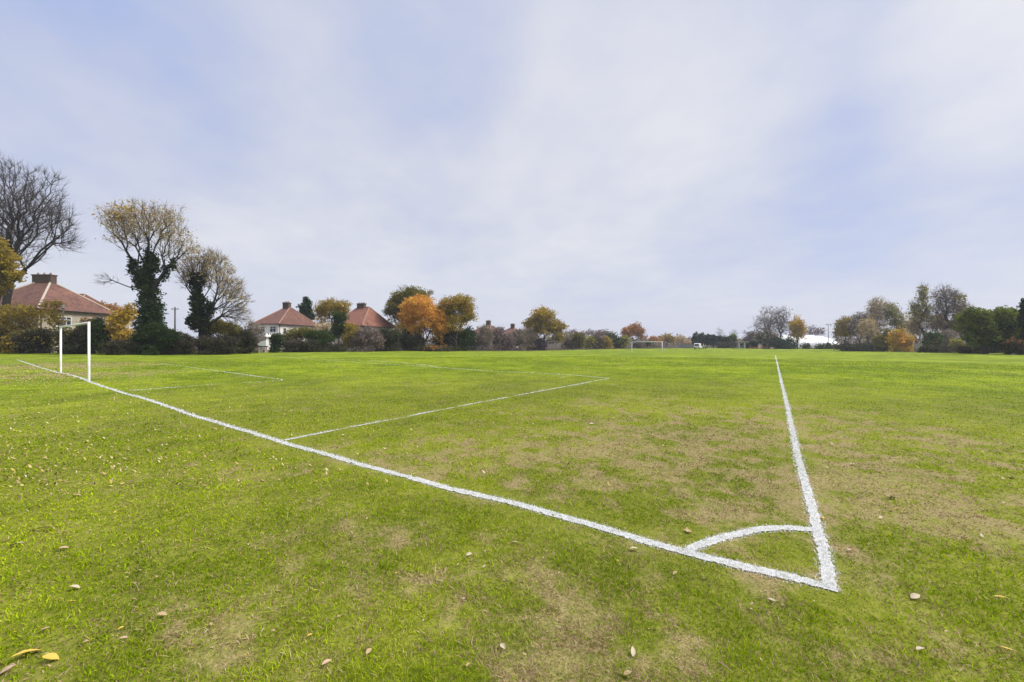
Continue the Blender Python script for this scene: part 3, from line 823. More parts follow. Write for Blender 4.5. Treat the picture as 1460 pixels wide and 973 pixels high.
    if leaf:
        nl = int(cover*area/(lsize**2)*2.5)
        V, q = leaf_quads(ctr, spread*s, min(nl, 60000), lsize*s*1.15, rng); V[:, 2] = np.maximum(np.abs(V[:, 2]), .02)
        np_mesh(part, V, [q], M['leaf_'+leaf], o)
    for ex_ in (extra or []):
        nm, bl, lf, cov, ls = ex_
        B2 = [dict(c=W(b[0], b[1], D)-root, r=np.array([b[2]*s*ca, b[2]*s*ca, b[3]*s])) for b in bl]
        a2 = sum(math.pi*b[2]*b[3] for b in bl); c2 = blob_points(B2, max(60, int(a2/6)), rng, .4, nm != 'ivy')
        V, q = leaf_quads(c2, 2.2*s, min(int(cov*a2/ls**2*2.2), 30000), ls*s*1.15, rng); V[:, 2] = np.maximum(V[:, 2], .02)
        np_mesh(nm, V, [q], M['leaf_'+lf], o)
    PLANTS.append(o); return o
def shrub(label, base, blobs, leaf, cat='bush', name='shrub', **kw):
    kw.setdefault('stems', 4); kw.setdefault('rbase', .045); kw.setdefault('cover', 3.0); kw.setdefault('spread', 2.4); kw.setdefault('part', 'foliage'); kw.setdefault('shell', .4); kw.setdefault('lsize', 1.15)
    kw.setdefault('rmin', .008)
    return plant(name, label, cat, base, blobs, leaf, **kw)

# --- left side
plant('bare_tree', 'tall bare dark tree with a spreading twiggy crown at the left edge', 'tree', (2, 504), [(5,285,55,62),(58,290,42,48),(82,318,34,28),(92,347,28,12),(30,335,45,48),(70,395,0.1,0.1)],
      None, n=1500, twig='twig_dark', tw=.36, twl=14, tww=.26, bark='bark_dark', rbase=.45, bf=.6, trunk=[[(5,460),(10,425),(14,405)],[(5,460),(10,425),(14,405),(36,385),(60,362)],[(5,460),(10,425),(14,405),(14,370),(12,330)]], shell=.4, rmin=.02)
plant('maple_tree', 'olive yellow leafy tree in front of the bare tree at the left edge', 'tree', (-14, 506), [(-4,362,26,24),(10,372,26,16),(20,392,14,9),(-8,400,26,28),(-20,440,22,24)], 'olivegold', bark='bark_dark', rbase=.3, cover=1.9, lsize=1.9, n=420)
shrub('ochre leafy bush in front of the cream house wall at left', (38, 504), [(35,446,42,12),(72,436,16,10),(22,462,36,13),(78,458,14,16)], 'olivegold', cover=1.0, lsize=1.5, bark='bark_dark', stems=5, rbase=.09)
shrub('dark green bush at the foot of the bare tree', (8, 504), [(5,488,26,17),(-18,482,22,22)], 'ivy', bark='bark_dark')
shrub('dark bramble bush with ochre leaves left of the near goal', (52, 504.5), [(48,488,28,16),(58,478,20,10)], 'bramble', bark='bark_dark', extra=[('leaf_sprays', [(52,484,28,14)], 'olivegold', .5, 1.7)])
shrub('tangled bramble bush with olive leaves seen through the near goal', (104, 505), [(98,486,28,19),(122,484,22,20)], 'bramble', bark='bark_dark', extra=[('leaf_sprays', [(108,480,24,14)], 'olive', .6, 1.7)])
shrub('dark evergreen bush under the right corner of the left house', (140, 505), [(134,474,14,20),(146,480,16,22)], 'ivy', bark='bark_dark')
plant('autumn_tree', 'low rust orange tree beside the roof of the left house', 'tree', (142, 500), [(136,440,20,9),(160,446,20,14),(172,452,14,14),(126,436,10,6)], 'rust', D=76, cover=2.4)
shrub('golden yellow bush left of the tall ivy covered tree', (170, 505), [(168,458,18,17),(184,444,10,14),(178,480,15,16),(162,474,9,12)], 'ochre', cover=1.5, lsize=1.8)
shrub('dark purple bramble below the golden yellow bush', (180, 506), [(178,494,26,12),(160,496,16,9)], 'bramble', bark='bark_dark')
plant('ivy_clad_tree', 'tallest ivy clad tree with thin golden top leaves, behind the hedge', 'tree', (214, 504), [(166,312,30,22),(205,304,40,18),(244,320,28,27),(266,352,16,18),(182,338,26,20),(240,352,24,22),(212,330,26,22),(152,398,16,8)],
      'tan', n=900, cover=.24, lsize=1.3, spread=3.8, twig='twig_tan', tw=.36, twl=10, tww=.26, bark='bark_dark', rbase=.42, bf=.75, rmin=.016,
      trunk=[[(214,460),(213,420),(211,385),(212,345)],[(214,460),(213,420),(196,385),(180,358)],[(214,460),(213,420),(211,385),(222,350)],[(214,460),(213,420),(236,386),(253,370)],[(214,460),(213,420),(180,408),(160,400)]],
      extra=[('ivy', [(214,472,24,24),(215,444,20,20),(213,416,16,22),(211,386,9,24),(211,364,5,12),(189,380,4.5,17),(198,400,7,16),(222,376,5,16),(236,388,5,12),(246,377,3.5,8)], 'ivy', 3.6, 1.7), ('leaf_sprays', [(168,308,22,10),(180,300,22,9)], 'ochre', .5, 1.7)], seed=77)
plant('ivy_clad_tree', 'shorter ivy clad tree with fine bare twigs, right of the tallest ivy clad one', 'tree', (286, 504), [(283,376,20,22),(312,392,26,30),(330,425,26,30),(266,388,16,24),(338,448,20,16),(300,370,18,14)],
      'tan', n=900, cover=.24, lsize=1.4, twig='twig_grey', tw=.62, twl=10, tww=.28, bark='bark_dark', rbase=.34, bf=.7, rmin=.016,
      trunk=[[(286,470),(284,435),(281,405),(285,375)],[(286,470),(284,435),(300,410),(316,392)],[(286,470),(300,445),(322,432)]],
      extra=[('ivy', [(284,458,17,18),(283,434,13,20),(281,408,8,20),(298,440,7,12),(290,392,4,16),(274,400,4,12)], 'ivy', 3.4, 1.7)], seed=78)
shrub('dark ivy mound at the foot of the tallest ivy clad tree', (222, 506), [(222,478,28,18),(205,484,18,16),(240,482,18,14)], 'ivy', bark='bark_dark')
shrub('dark purple brown bramble right of the ivy mound', (258, 506), [(256,489,24,17),(240,496,18,9)], 'bramble', bark='bark_dark', twig='twig_purple', tw=.25)
shrub('olive green bush below the twiggy ivy clad tree', (318, 504), [(310,466,22,14),(328,472,20,14),(296,474,12,10)], 'olive', cover=2.4)
shrub('purple brown bramble under the olive green bush', (302, 505.5), [(298,491,24,14),(322,492,20,13)], 'bramble', bark='bark_dark', twig='twig_purple', tw=.25)
shrub('rounded purple bramble at the end of the hedge before the white stand', (350, 504.5), [(346,486,19,18),(356,490,11,15)], 'bramble', bark='bark_dark', twig='twig_purple', tw=.4)
# --- between and behind the houses
shrub('small dark evergreen bush just right of the white stand', (394, 503), [(393,489,9,13),(398,482,6,9)], 'ivy')
shrub('low brown bramble below the white rendered house', (424, 502.5), [(418,494,20,9),(438,494,16,8)], 'bramble', twig='twig_purple', tw=.3)
shrub('tan and olive bush against the white house wall', (428, 502), [(424,478,16,9),(412,484,12,10),(438,474,12,8)], 'olive', D=76, cover=2.4)
shrub('dense dark green bush right of the white rendered house', (450, 502), [(446,480,15,9),(460,482,16,12)], 'green')
shrub('low brown bramble in front of the dense dark green bush', (464, 502), [(460,496,18,6),(482,497,14,5)], 'bramble', twig='twig_purple', tw=.3)
plant('conifer_tree', 'narrow dark green conifer standing between two red roofs', 'tree', (437, 500), [(437,453,12,12),(437,440,9.5,11),(437,430,6,8)], 'conifer', D=104, cover=3.6, lsize=1.3, spread=1.6)
plant('autumn_tree', 'round olive gold tree right of the narrow conifer', 'tree', (473, 500), [(474,438,23,12),(462,448,14,12),(484,442,14,12)], 'olivegold', D=98, cover=2.6, extra=[('leaf_sprays', [(462,455,13,12)], 'gold', .9, 1.5)])
plant('evergreen_tree', 'glossy green tree in front of the olive gold tree', 'tree', (483, 501), [(484,452,11,8),(484,468,12,14),(478,480,12,12)], 'green', D=78, cover=3.2)
shrub('ochre bush left of the purple bush below the orange red roof', (503, 501.5), [(502,476,12,18),(496,486,10,12)], 'olivegold', cover=2.2)
shrub('large purple grey leafless bush below the orange red roof', (524, 501.5), [(524,480,20,19),(512,488,16,13),(538,488,12,13)], 'purple', cover=1.7, twig='twig_purple', tw=.9, twl=7)
shrub('round bush with a green top left of the orange tree', (556, 501), [(554,484,18,15),(548,478,14,8)], 'bramble', extra=[('leaf_sprays', [(552,477,15,8)], 'green', 2.0, 1.5)])
shrub('grey green bush under the orange tree', (584, 500.5), [(580,486,15,14),(594,490,12,11)], 'bramble', extra=[('leaf_sprays', [(576,480,12,9)], 'green', 1.5, 1.5)])
plant('oak_tree', 'tall olive green tree behind the orange tree', 'tree', (577, 500), [(578,436,28,24),(592,420,22,11),(562,440,14,22),(570,462,20,16),(564,478,12,10)], 'olive', D=94, cover=2.3, rbase=.4)
plant('autumn_tree', 'bright orange tree with the broadest glowing crown', 'tree', (604, 501), [(600,437,27,17),(584,452,15,18),(614,452,26,14),(604,470,26,14),(628,466,14,14),(590,478,14,12),(616,482,16,10)], 'orange', D=84, cover=2.3, rbase=.35)
plant('autumn_tree', 'bronze brown tree right of the bright orange tree', 'tree', (650, 500), [(650,434,26,14),(664,446,14,14),(634,448,20,18),(648,464,26,16),(638,480,20,12)], 'olivegold', D=86, cover=2.0, rbase=.35, extra=[('leaf_sprays', [(650,432,24,11),(664,440,12,10)], 'rust', 1.3, 1.6)])
shrub('dark evergreen bush under the bronze brown tree', (644, 500.5), [(636,484,18,14),(654,482,16,15)], 'ivy', extra=[('leaf_sprays', [(640,478,22,12)], 'olive', .8, 1.6)])
shrub('darkest evergreen bush at the right foot of the bronze brown tree', (668, 500), [(667,482,13,16)], 'ivy')
shrub('low rusty bush in front of the bronze brown tree', (622, 501.2), [(614,496,18,4.5),(638,497,18,3.5)], 'bramble', extra=[('leaf_sprays', [(624,496,26,4)], 'rust', .9, 1.3)])
shrub('tan topped leafless bush left of the distant chimneys', (690, 499.5), [(690,478,15,16),(684,488,12,11)], 'greybrown', cover=1.6, twig='twig_tan', tw=.8, twl=7)
shrub('purple grey leafless bush below the first distant chimney', (712, 499.5), [(710,480,17,17),(722,486,14,13)], 'purple', cover=1.7, twig='twig_purple', tw=.9, twl=7)
shrub('greyish leafless bush below the second distant chimney', (736, 499.5), [(733,484,14,14),(742,482,10,12)], 'greybrown', cover=1.7, twig='twig_purple', tw=.7, twl=7)
shrub('low purple leafless bush at the left foot of the round ochre tree', (756, 499), [(756,486,15,12),(770,490,12,8)], 'purple', cover=1.8, twig='twig_purple', tw=.9, twl=6)
plant('autumn_tree', 'round ochre tree standing alone above the hedge', 'tree', (776, 498), [(774,451,20,13),(760,464,15,11),(790,464,14,13),(776,470,26,13),(788,482,16,12),(764,480,12,10)], 'olivegold', D=122, cover=2.4, rbase=.4, lsize=1.35, extra=[('leaf_sprays', [(772,450,20,12)], 'ochre', .9, 1.3)])
for lab, b, bl, lf in [
 ('grey green bush just right of the round ochre tree', (810,498), [(810,485,11,12)], 'greybrown'),
 ('olive bush second to the right of the round ochre tree', (824,498), [(824,484,11,13)], 'olive'),
 ('yellowish bush in the middle of the far hedge', (842,497.5), [(841,487,10,10)], 'yellowgreen'),
 ('brown leafless bush between yellowish and olive ones in the far hedge', (853,497.5), [(853,485,8,11)], 'purple'),
 ('pale olive bush left of the dark green bush in the far hedge', (864,497.5), [(864,488,9,9)], 'olivegold'),
 ('dark green bush near the end of the far hedge', (876,497), [(876,485,11,11)], 'green'),
 ('yellow green bush ending the far hedge before the rust tree', (890,497), [(889,487,8,9)], 'yellowgreen')]:
    shrub(lab, b, bl, lf, cover=2.8, lsize=1.3, spread=2.2)
shrub('brownish line of leafless bushes showing over the far hedge', (846, 497), [(815,477,14,7),(838,477,16,6),(862,479,14,6)], 'purple', D=190, cover=1.8, lsize=1.3, twig='twig_purple', tw=.4)
plant('autumn_tree', 'rust brown round tree left of the far goal', 'tree', (902, 497), [(904,471,12,10),(894,478,11,10),(910,482,9,9)], 'rust', D=170, cover=2.5, lsize=1.3)
plant('autumn_tree', 'low brown tree behind the far goal', 'tree', (930, 496.5), [(931,486,12,6)], 'rust', D=195, cover=2.4, lsize=1.3)
plant('autumn_tree', 'low golden tree over the right post of the far goal', 'tree', (950, 496.5), [(950,483,10,7),(956,486,8,6)], 'olivegold', D=200, cover=2.4, lsize=1.3)
plant('autumn_tree', 'low tan tree left of the dark conifer row', 'tree', (970, 496.5), [(969,484,9,7),(978,489,7,5)], 'tan', D=205, cover=2.2, lsize=1.3)
shrub('dark grey green hedge seen through the far goal', (922, 496.8), [(912,492,10,4.5),(926,492,10,4.5),(936,493,8,4)], 'greybrown', D=172, lsize=1.1, extra=[('leaf_sprays', [(922,492,16,4.5)], 'conifer', 1.6, 1.1)])
for i, (px, tp, lf, lab) in enumerate([(992,480,'conifer','leftmost dark conifer of the far row, above the white van'), (1000,477.5,'conifer','tallest dark conifer of the far row, behind the white van'), (1008,479,'conifer','dark conifer right of the tallest one in the far row'),
     (1017,481,'conifer','dark conifer in the middle of the far row'), (1026,481,'conifer','dark conifer of the far row below a faint bare treetop'), (1036,481,'green','green conifer second from the right end of the far row'), (1046,480,'midgreen','yellowish green conifer ending the far row at the right')]):
    plant('conifer_tree', lab, 'tree', (px, 496.5), [(px,490,6.5,6.5),(px,484,5,(490-tp)*.75)], lf, D=178, cover=3.2, lsize=1.2, spread=1.4, group='conifers in a row at the far end of the field')
plant('bare_tree', 'faint bare treetop above the middle of the conifer row', 'tree', (1027, 496.5), [(1027,475,6,6)], None, D=215, n=120, twig='twig_grey', tw=1.0, twl=5, tww=.22, bark='bark_grey', rbase=.2)
plant('bare_tree', 'faint bare treetop above the right end of the conifer row', 'tree', (1045, 496.5), [(1046,476,6,5)], None, D=215, n=110, twig='twig_grey', tw=1.0, twl=5, tww=.22, bark='bark_grey', rbase=.2)
shrub('dark bushes in front of the right conifers of the far row', (1034, 497), [(1028,493,8,4),(1040,493,8,4)], 'bramble', D=168, lsize=1.2)
# --- centre right
plant('bare_tree', 'broad grey bare tree left of the golden willow', 'tree', (1100, 497.5), [(1096,455,19,17),(1088,468,18,15),(1104,470,16,16)], 'greybrown', D=152, n=520, cover=.12, lsize=1.2, twig='twig_grey', tw=.9, twl=7, tww=.24, bark='bark_dark', rbase=.4)
plant('bare_tree', 'upright bare tree touching the golden willow', 'tree', (1113, 497.5), [(1114,452,13,13),(1117,466,12,14)], 'greybrown', D=150, n=450, cover=.12, lsize=1.2, twig='twig_purple', tw=.95, twl=7, tww=.24, bark='bark_dark', rbase=.38)
plant('willow_tree', 'golden willow with hanging twigs left of the white dome', 'tree', (1137, 497.5), [(1135,464,9,13),(1138,474,11,14),(1136,486,10,9)], 'ochre', D=145, cover=2.2, lsize=1.3, twig='twig_tan', tw=.4, twl=7, droop=.9)
shrub('grey green bush under the broad grey bare tree', (1094, 497.8), [(1092,481,15,11),(1104,486,12,10)], 'greybrown', D=148, lsize=1.3, extra=[('leaf_sprays', [(1092,482,16,11)], 'green', 1.2, 1.3)])
shrub('rosy brown bush above the pavilion roof', (1072, 497), [(1070,480,11,8)], 'purple', D=175, lsize=1.3)
shrub('dark green bush beside the pavilion wall', (1075, 497.5), [(1074,491,6,6)], 'ivy', D=152, lsize=1.2)
shrub('dark blue green bush at the foot of the golden willow', (1118, 498), [(1112,489,12,8),(1126,491,10,7)], 'conifer', D=142, lsize=1.3)
shrub('low clipped green hedge left of the gap before the white dome', (1150, 497.6), [(1150,494.5,6,3.2)], 'green', D=142, lsize=1.1, cat='hedge', name='hedge')
shrub('low clipped green hedge in front of the white dome', (1174, 497.6), [(1168,494.5,7,3.5),(1180,494,9,4),(1190,495,6,3)], 'green', D=140, lsize=1.1, cat='hedge', name='hedge')
plant('bare_tree', 'grey bare trees rising behind the white dome', 'tree', (1162, 496), [(1158,473,9,7),(1168,475,7,5)], 'purple', D=215, n=220, cover=.9, lsize=1.2, twig='twig_purple', tw=.8, twl=5, tww=.24)
# --- right side
plant('autumn_tree', 'gold and brown tree at the right end of the white dome', 'tree', (1206, 499), [(1203,464,13,13),(1206,480,14,13),(1196,478,8,12)], 'olivegold', D=112, cover=1.2, twig='twig_purple', tw=.4, twl=7, tww=.24)
plant('autumn_tree', 'purplish brown tree second from the white dome', 'tree', (1226, 499), [(1224,460,15,14),(1226,478,15,14)], 'greybrown', D=110, cover=1.0, twig='twig_purple', tw=.8, twl=7, tww=.24)
plant('tall_tree', 'tall pale twiggy tree with pinkish tan leaves', 'tree', (1250, 499), [(1250,438,15,14),(1244,455,16,16),(1254,470,15,16)], 'tan', D=108, cover=.5, twig='twig_tan', tw=.9, twl=8, tww=.26, extra=[('leaf_sprays', [(1243,468,8,20)], 'ochre', 1.0, 1.5)])
plant('tall_tree', 'olive tan tree right of the tall pale twiggy tree', 'tree', (1275, 499.5), [(1270,445,13,14),(1278,460,15,16),(1286,472,14,14)], 'yellowgreen', D=106, cover=.8, twig='twig_tan', tw=.7, twl=8, tww=.26)
shrub('low dark hedge along the right treeline', (1226, 499.5), [(1205,495,18,4.5),(1232,494.5,18,5),(1254,495,14,5)], 'bramble', D=100, lsize=1.3, extra=[('leaf_sprays', [(1226,495,36,4)], 'ivy', 1.5, 1.3)], cat='hedge', name='hedge')
shrub('grey green bush behind the orange yellow bush', (1266, 500), [(1264,482,13,15),(1254,488,8,10)], 'olive', D=95, cover=2.4)
shrub('orange yellow bush standing out on the right field edge', (1283, 502.3), [(1282,480,14,11),(1272,488,7,9),(1294,486,9,9)], 'ochre', cover=1.3, extra=[('leaf_sprays', [(1282,484,15,12)], 'orange', .9, 1.5), ('leaf_clumps', [(1292,494,10,7.5)], 'gold', 2.6, 1.4)])
plant('poplar_tree', 'slender upright poplar with thin olive leaves', 'tree', (1319, 501), [(1316,420,6,12),(1316,440,13,18),(1318,462,16,18),(1306,445,8,16)], 'yellowgreen', D=92, cover=.5, lsize=1.4, twig='twig_tan', tw=.9, twl=8, tww=.26, bf=.2, bark='bark_dark', rise=.9)
plant('bare_tree', 'tall bare topped tree right of the slender poplar', 'tree', (1346, 501), [(1344,422,18,14),(1358,426,14,12),(1340,440,16,14),(1350,458,18,20)], 'greybrown', D=92, n=520, cover=.2, lsize=1.4, twig='twig_grey', tw=.8, twl=9, tww=.26, bark='bark_dark', rbase=.35)
plant('tall_tree', 'brownish thin tree leaning over the big green tree', 'tree', (1370, 501), [(1366,440,14,12),(1376,448,16,14),(1366,465,14,18)], 'greybrown', D=90, cover=.6, twig='twig_tan', tw=.6, twl=8, tww=.26, extra=[('leaf_sprays', [(1370,430,14,10)], 'olive', .4, 1.4)])
shrub('green bush between the orange yellow bush and the shed', (1334, 502), [(1333,484,13,12),(1326,490,11,9)], 'green', D=82, extra=[('leaf_sprays', [(1330,488,13,8)], 'ochre', .5, 1.5)])
shrub('small yellow green bush right of the shed', (1364, 502), [(1363,491,8,8)], 'yellowgreen', D=74)
shrub('low grey bramble bank below the shed', (1338, 503.3), [(1328,498,17,4.5),(1350,497.5,16,5),(1316,499,8,3.5)], 'bramble', twig='twig_grey', tw=.5, lsize=1.4)
shrub('low brown bramble around the wooden frame', (1382, 504.3), [(1376,498,14,5.5),(1398,498,12,5)], 'bramble', twig='twig_tan', tw=.5, lsize=1.4)
plant('evergreen_tree', 'big dark green spreading tree at the right side', 'tree', (1424, 505), [(1394,462,28,20),(1386,452,20,14),(1446,452,14,13),(1424,456,34,20),(1400,480,28,16),(1432,478,30,20),(1444,464,18,18),(1386,488,18,12),(1426,494,30,11)], 'midgreen', cover=2.6, lsize=1.7, rbase=.32, n=800, stems=3, extra=[('leaf_clumps', [(1400,480,28,13),(1428,484,28,14),(1410,462,34,17)], 'green', 1.6, 1.7)])
plant('conifer_tree', 'dark blackish conifer cut by the right edge of the photo', 'tree', (1468, 506), [(1466,490,20,16),(1464,462,12,24),(1463,438,7,14)], 'conifer', cover=3.4, lsize=1.6, spread=2)
shrub('rusty bramble right of the big dark green tree', (1448, 506), [(1446,494,18,10),(1466,496,14,8)], 'bramble', extra=[('leaf_sprays', [(1448,490,20,9)], 'rust', .7, 1.5)])

shrub('grey brown bush below the tall bare topped tree', (1350, 501.5), [(1350,482,13,12)], 'greybrown', D=86, cover=2.0)
plant('autumn_tree', 'tan twiggy tree left of the slender poplar trunk', 'tree', (1306, 500.5), [(1304,462,12,16),(1310,478,12,14)], 'tan', D=96, cover=.9, twig='twig_tan', tw=.7, twl=7, tww=.26)
plant('autumn_tree', 'brownish twiggy tree under the tall bare topped tree', 'tree', (1342, 501), [(1338,462,15,16),(1352,472,15,16)], 'tan', D=94, cover=1.2, twig='twig_tan', tw=.7, twl=7, tww=.26)
plant('autumn_tree', 'olive brown tree touching the left side of the big green tree', 'tree', (1372, 501.5), [(1370,462,15,18),(1380,470,14,16),(1366,480,12,12)], 'olive', D=88, cover=1.3, twig='twig_tan', tw=.4, twl=7, tww=.26)
plant('autumn_tree', 'thin tan tree in front of the tall pale twiggy tree', 'tree', (1236, 499.5), [(1236,470,14,16),(1242,482,12,12)], 'tan', D=103, cover=1.0, twig='twig_tan', tw=.5, twl=7, tww=.26)
shrub('leafless twiggy bush screening the corner of the white rendered house', (378, 501), [(366,476,11,16),(358,468,8,14)], 'greybrown', D=74, cover=.8, twig='twig_tan', tw=.7, twl=7)
shrub('tan leafless bush between the purple bush and the orange tree', (566, 501), [(566,480,14,16)], 'greybrown', D=82, cover=1.6, twig='twig_tan', tw=.5, twl=7)
shrub('brown twiggy bush under the right eave of the beige walled house', (128, 503.5), [(122,470,16,14),(140,464,10,14)], 'bramble', D=51, cover=1.4, twig='twig_dark', tw=.5, twl=7, extra=[('leaf_sprays', [(128,466,18,14)], 'rust', .6, 1.3)])
plant('autumn_tree', 'amber tree filling the space between the bright orange and the bronze brown trees', 'tree', (632, 500.5), [(630,452,18,16),(634,468,18,14),(626,480,14,10)], 'ochre', D=90, cover=2.0)
plant('autumn_tree', 'olive tree low behind the left side of the bright orange tree', 'tree', (582, 500.5), [(578,468,18,16),(590,478,14,12)], 'olivegold', D=91, cover=2.0)
shrub('tan bush between the conifer foot and the glossy green tree', (462, 501), [(458,472,14,14)], 'tan', D=84, cover=1.6, twig='twig_tan', tw=.4, twl=7)
shrub('grey tan bush filling the hedge left of the round ochre tree', (762, 498.5), [(752,478,14,12)], 'greybrown', D=118, cover=1.8, twig='twig_tan', tw=.5, twl=6)
shrub('dark tangled undergrowth beneath the big dark green tree', (1420, 504), [(1410,493,20,10),(1436,492,18,10)], 'bramble', D=64, cover=3.0, extra=[('leaf_sprays', [(1422,490,26,9)], 'green', 1.4, 1.4)])
# woods far away that read as one band
def far_woods():
    rng = np.random.default_rng(8); V = []; n = 16000
    px = rng.uniform(300, 1560, n); D = rng.uniform(300, 330, n); top = 3.5+5.5*fbm(px/22, px*0+4, 4)
    z = rng.random(n)**.7*top-.6; x = (px-CX)/F*D
    V, q = leaf_quads(np.stack([x, D, z], 1), .5, n, 1.5, rng)
    o = np_mesh('far_woodland', V, [q], M['leaf_greybrown']); tag(o, 'low brownish band of woodland far beyond the field', 'woodland', kind='stuff')
far_woods()

# ------------------------------------------------------------------ houses
def hip_roof(mb, hx, hy, ze, zr, ov=.45, ridge=None):
    ex, ey = hx+ov, hy+ov
    if ridge is None: ridge = max(hx-hy, .0)
    rl = max(ridge, .25)
    e = [(-ex, -ey, ze), (ex, -ey, ze), (ex, ey, ze), (-ex, ey, ze)]; a = (-rl, 0, zr); b = (rl, 0, zr)
    mb.poly(e[0], e[1], b, a); mb.poly(e[1], e[2], b); mb.poly(e[2], e[3], a, b); mb.poly(e[3], e[0], a)
    f = [(x, y, z-.16) for x, y, z in e]
    for i in range(4): mb.poly(e[i], f[i], f[(i+1) % 4], e[(i+1) % 4])
    mb.poly(f[3], f[2], f[1], f[0])
    return e, a, b
def window(parent, face, hx, hy, u, z, w, h, cols=2, rows=2, mat='frame_white'):
    """a framed window on the south ('S') or east ('E') wall"""
    def tf(uu, out, zz): return (uu, -hy-out, zz) if face == 'S' else (hx+out, uu, zz)
    def bx(mb, u0, u1, o0, o1, z0, z1):
        p = tf(u0, o0, z0); q = tf(u1, o1, z1); mb.box(min(p[0], q[0]), max(p[0], q[0]), min(p[1], q[1]), max(p[1], q[1]), z0, z1)
    fr = MB(); t = .07
    bx(fr, u-w/2, u-w/2+t, .004, .07, z, z+h); bx(fr, u+w/2-t, u+w/2, .004, .07, z, z+h)
    bx(fr, u-w/2+t, u+w/2-t, .004, .07, z, z+t); bx(fr, u-w/2+t, u+w/2-t, .004, .07, z+h-t, z+h)
    for c in range(1, cols):
        uc = u-w/2+w*c/cols; bx(fr, uc-.035, uc+.035, .006, .06, z+t, z+h-t)
    if rows > 1: bx(fr, u-w/2+t, u+w/2-t, .008, .055, z+h*.68-.03, z+h*.68+.03)
    o = fr.build('window', M[mat], parent)
    pn = MB(); bx(pn, u-w/2+t*.5, u+w/2-t*.5, .002, .03, z+t*.5, z+h-t*.5); pn.build('pane', M['glass'], o)
    sl_ = MB(); bx(sl_, u-w/2-.08, u+w/2+.08, .002, .14, z-.09, z-.005); sl_.build('sill', M[mat], o)
def house(loc, rz, hx, hy, ze, zr, wall, tile, hip, label, ridge=None, chim=(0, 0, 1.3, .5, 1.5), wins=(), name='brick_house', pots=3, fascia='timber_dark'):
    root = empty(name, loc, rz); tag(root, label, 'house', 'houses beyond the hedge')
    MB().box(-hx, hx, -hy, hy, -.3, ze-.14).build('wall', M[wall], root)
    mb = MB(); e, a, b = hip_roof(mb, hx, hy, ze, zr, ridge=ridge); roof = mb.build('roof', M[tile], root)
    hp = MB()
    for p, q in ((e[0], a), (e[1], b), (e[2], b), (e[3], a), (a, b)):
        hp.tube([p, q], .13, 6)
    hp.build('hip_tiles', M[hip], roof)
    gt = MB(); ex, ey = hx+.5, hy+.5
    for p, q in (((-ex, -ey), (ex, -ey)), ((ex, -ey), (ex, ey)), ((-ex, ey), (ex, ey)), ((-ex, -ey), (-ex, ey))):
        gt.tube([(p[0], p[1], ze-.08), (q[0], q[1], ze-.08)], .07, 6)
    gt.build('gutter', M[fascia], root)
    cx, cy, cw, cd, ch = chim
    c = MB().box(cx-cw/2, cx+cw/2, cy-cd/2, cy+cd/2, zr-1.0, zr+ch-.18); c.box(cx-cw/2-.08, cx+cw/2+.08, cy-cd/2-.08, cy+cd/2+.08, zr+ch-.18+.003, zr+ch)
    co_ = c.build('chimney', M['brick'], roof)
    for k in range(pots):
        xx = cx-cw/2+cw*(k+.5)/pots
        pt = MB().tube([(xx, cy, zr+ch), (xx, cy, zr+ch+.28), (xx, cy, zr+ch+.30)], [.13, .10, .12], 8).build('chimney_pot', M['hip_tile'], root)
        pt.parent = roof
    for w in wins: window(root, w[0], hx, hy, *w[1:])
    pp = MB(); pp.tube([(hx+.10, -hy+.25, ze-.2), (hx+.10, -hy+.25, -.2)], .05, 6); pp.build('downpipe', M[fascia], root)
    return root
S45 = math.radians
h1x, h1y = -72.6, 59.0
house((h1x, h1y, g1(h1x, h1y)), 0, 5.2, 5.0, 6.3, 11.0, 'render_beige', 'tile_red', 'hip_tile_pale', 'beige walled house with a red hipped roof and broad chimney at left', ridge=.9, chim=(-.1, 0, 2.9, .8, 1.0),
      wins=(('E',-2.0,3.9,2.0,1.45,3,2),('E',1.9,3.9,1.7,1.45,2,2),('S',3.2,3.9,2.0,1.45,3,2),('S',-1,3.9,2,1.45,3,2),('E',-2,.9,2,1.5,3,2),('S',3.0,.9,2.2,1.5,3,2)), name='hipped_house')
h2x, h2y = -86.6, 75.5
house((h2x, h2y, g1(h2x, h2y)), 0, 5.2, 5.2, 6.2, 11.1, 'render_beige', 'tile_red', 'hip_tile', 'red roofed house half hidden behind the beige walled house', ridge=1.6, chim=(-3, 0, .1, .1, .0), name='hipped_house', pots=1)
def corner_house(pxc, D, yaw, Wd, L, *a, **kw):
    """house whose near right corner stands at photo column pxc and depth D"""
    th = S45(yaw); A = np.array([(pxc-CX)/F*D, D]); ux = np.array([math.cos(th), -math.sin(th)]); uy = np.array([math.sin(th), math.cos(th)])
    c = A-ux*Wd/2+uy*L/2
    return house((c[0], c[1], g1(c[0], c[1])), -th, Wd/2, L/2, *a, **kw)
hw = corner_house(397, 80, 10, 5.6, 12.0, 5.5, 9.6, 'render_white', 'tile_red', 'hip_tile', 'white rendered house with red hipped roof and one chimney', ridge=.5, chim=(-.1, -.3, 1.5, .8, 1.0),
      wins=(('E',-4.3,3.3,.9,1.4,1,1),('E',0.5,3.3,1.4,1.3,2,2),('S',1.5,3.7,1.5,1.2,2,2),('S',-1.2,3.7,1.6,1.2,3,2),('E',-2,.8,1.5,1.3,2,2)), name='rendered_house')
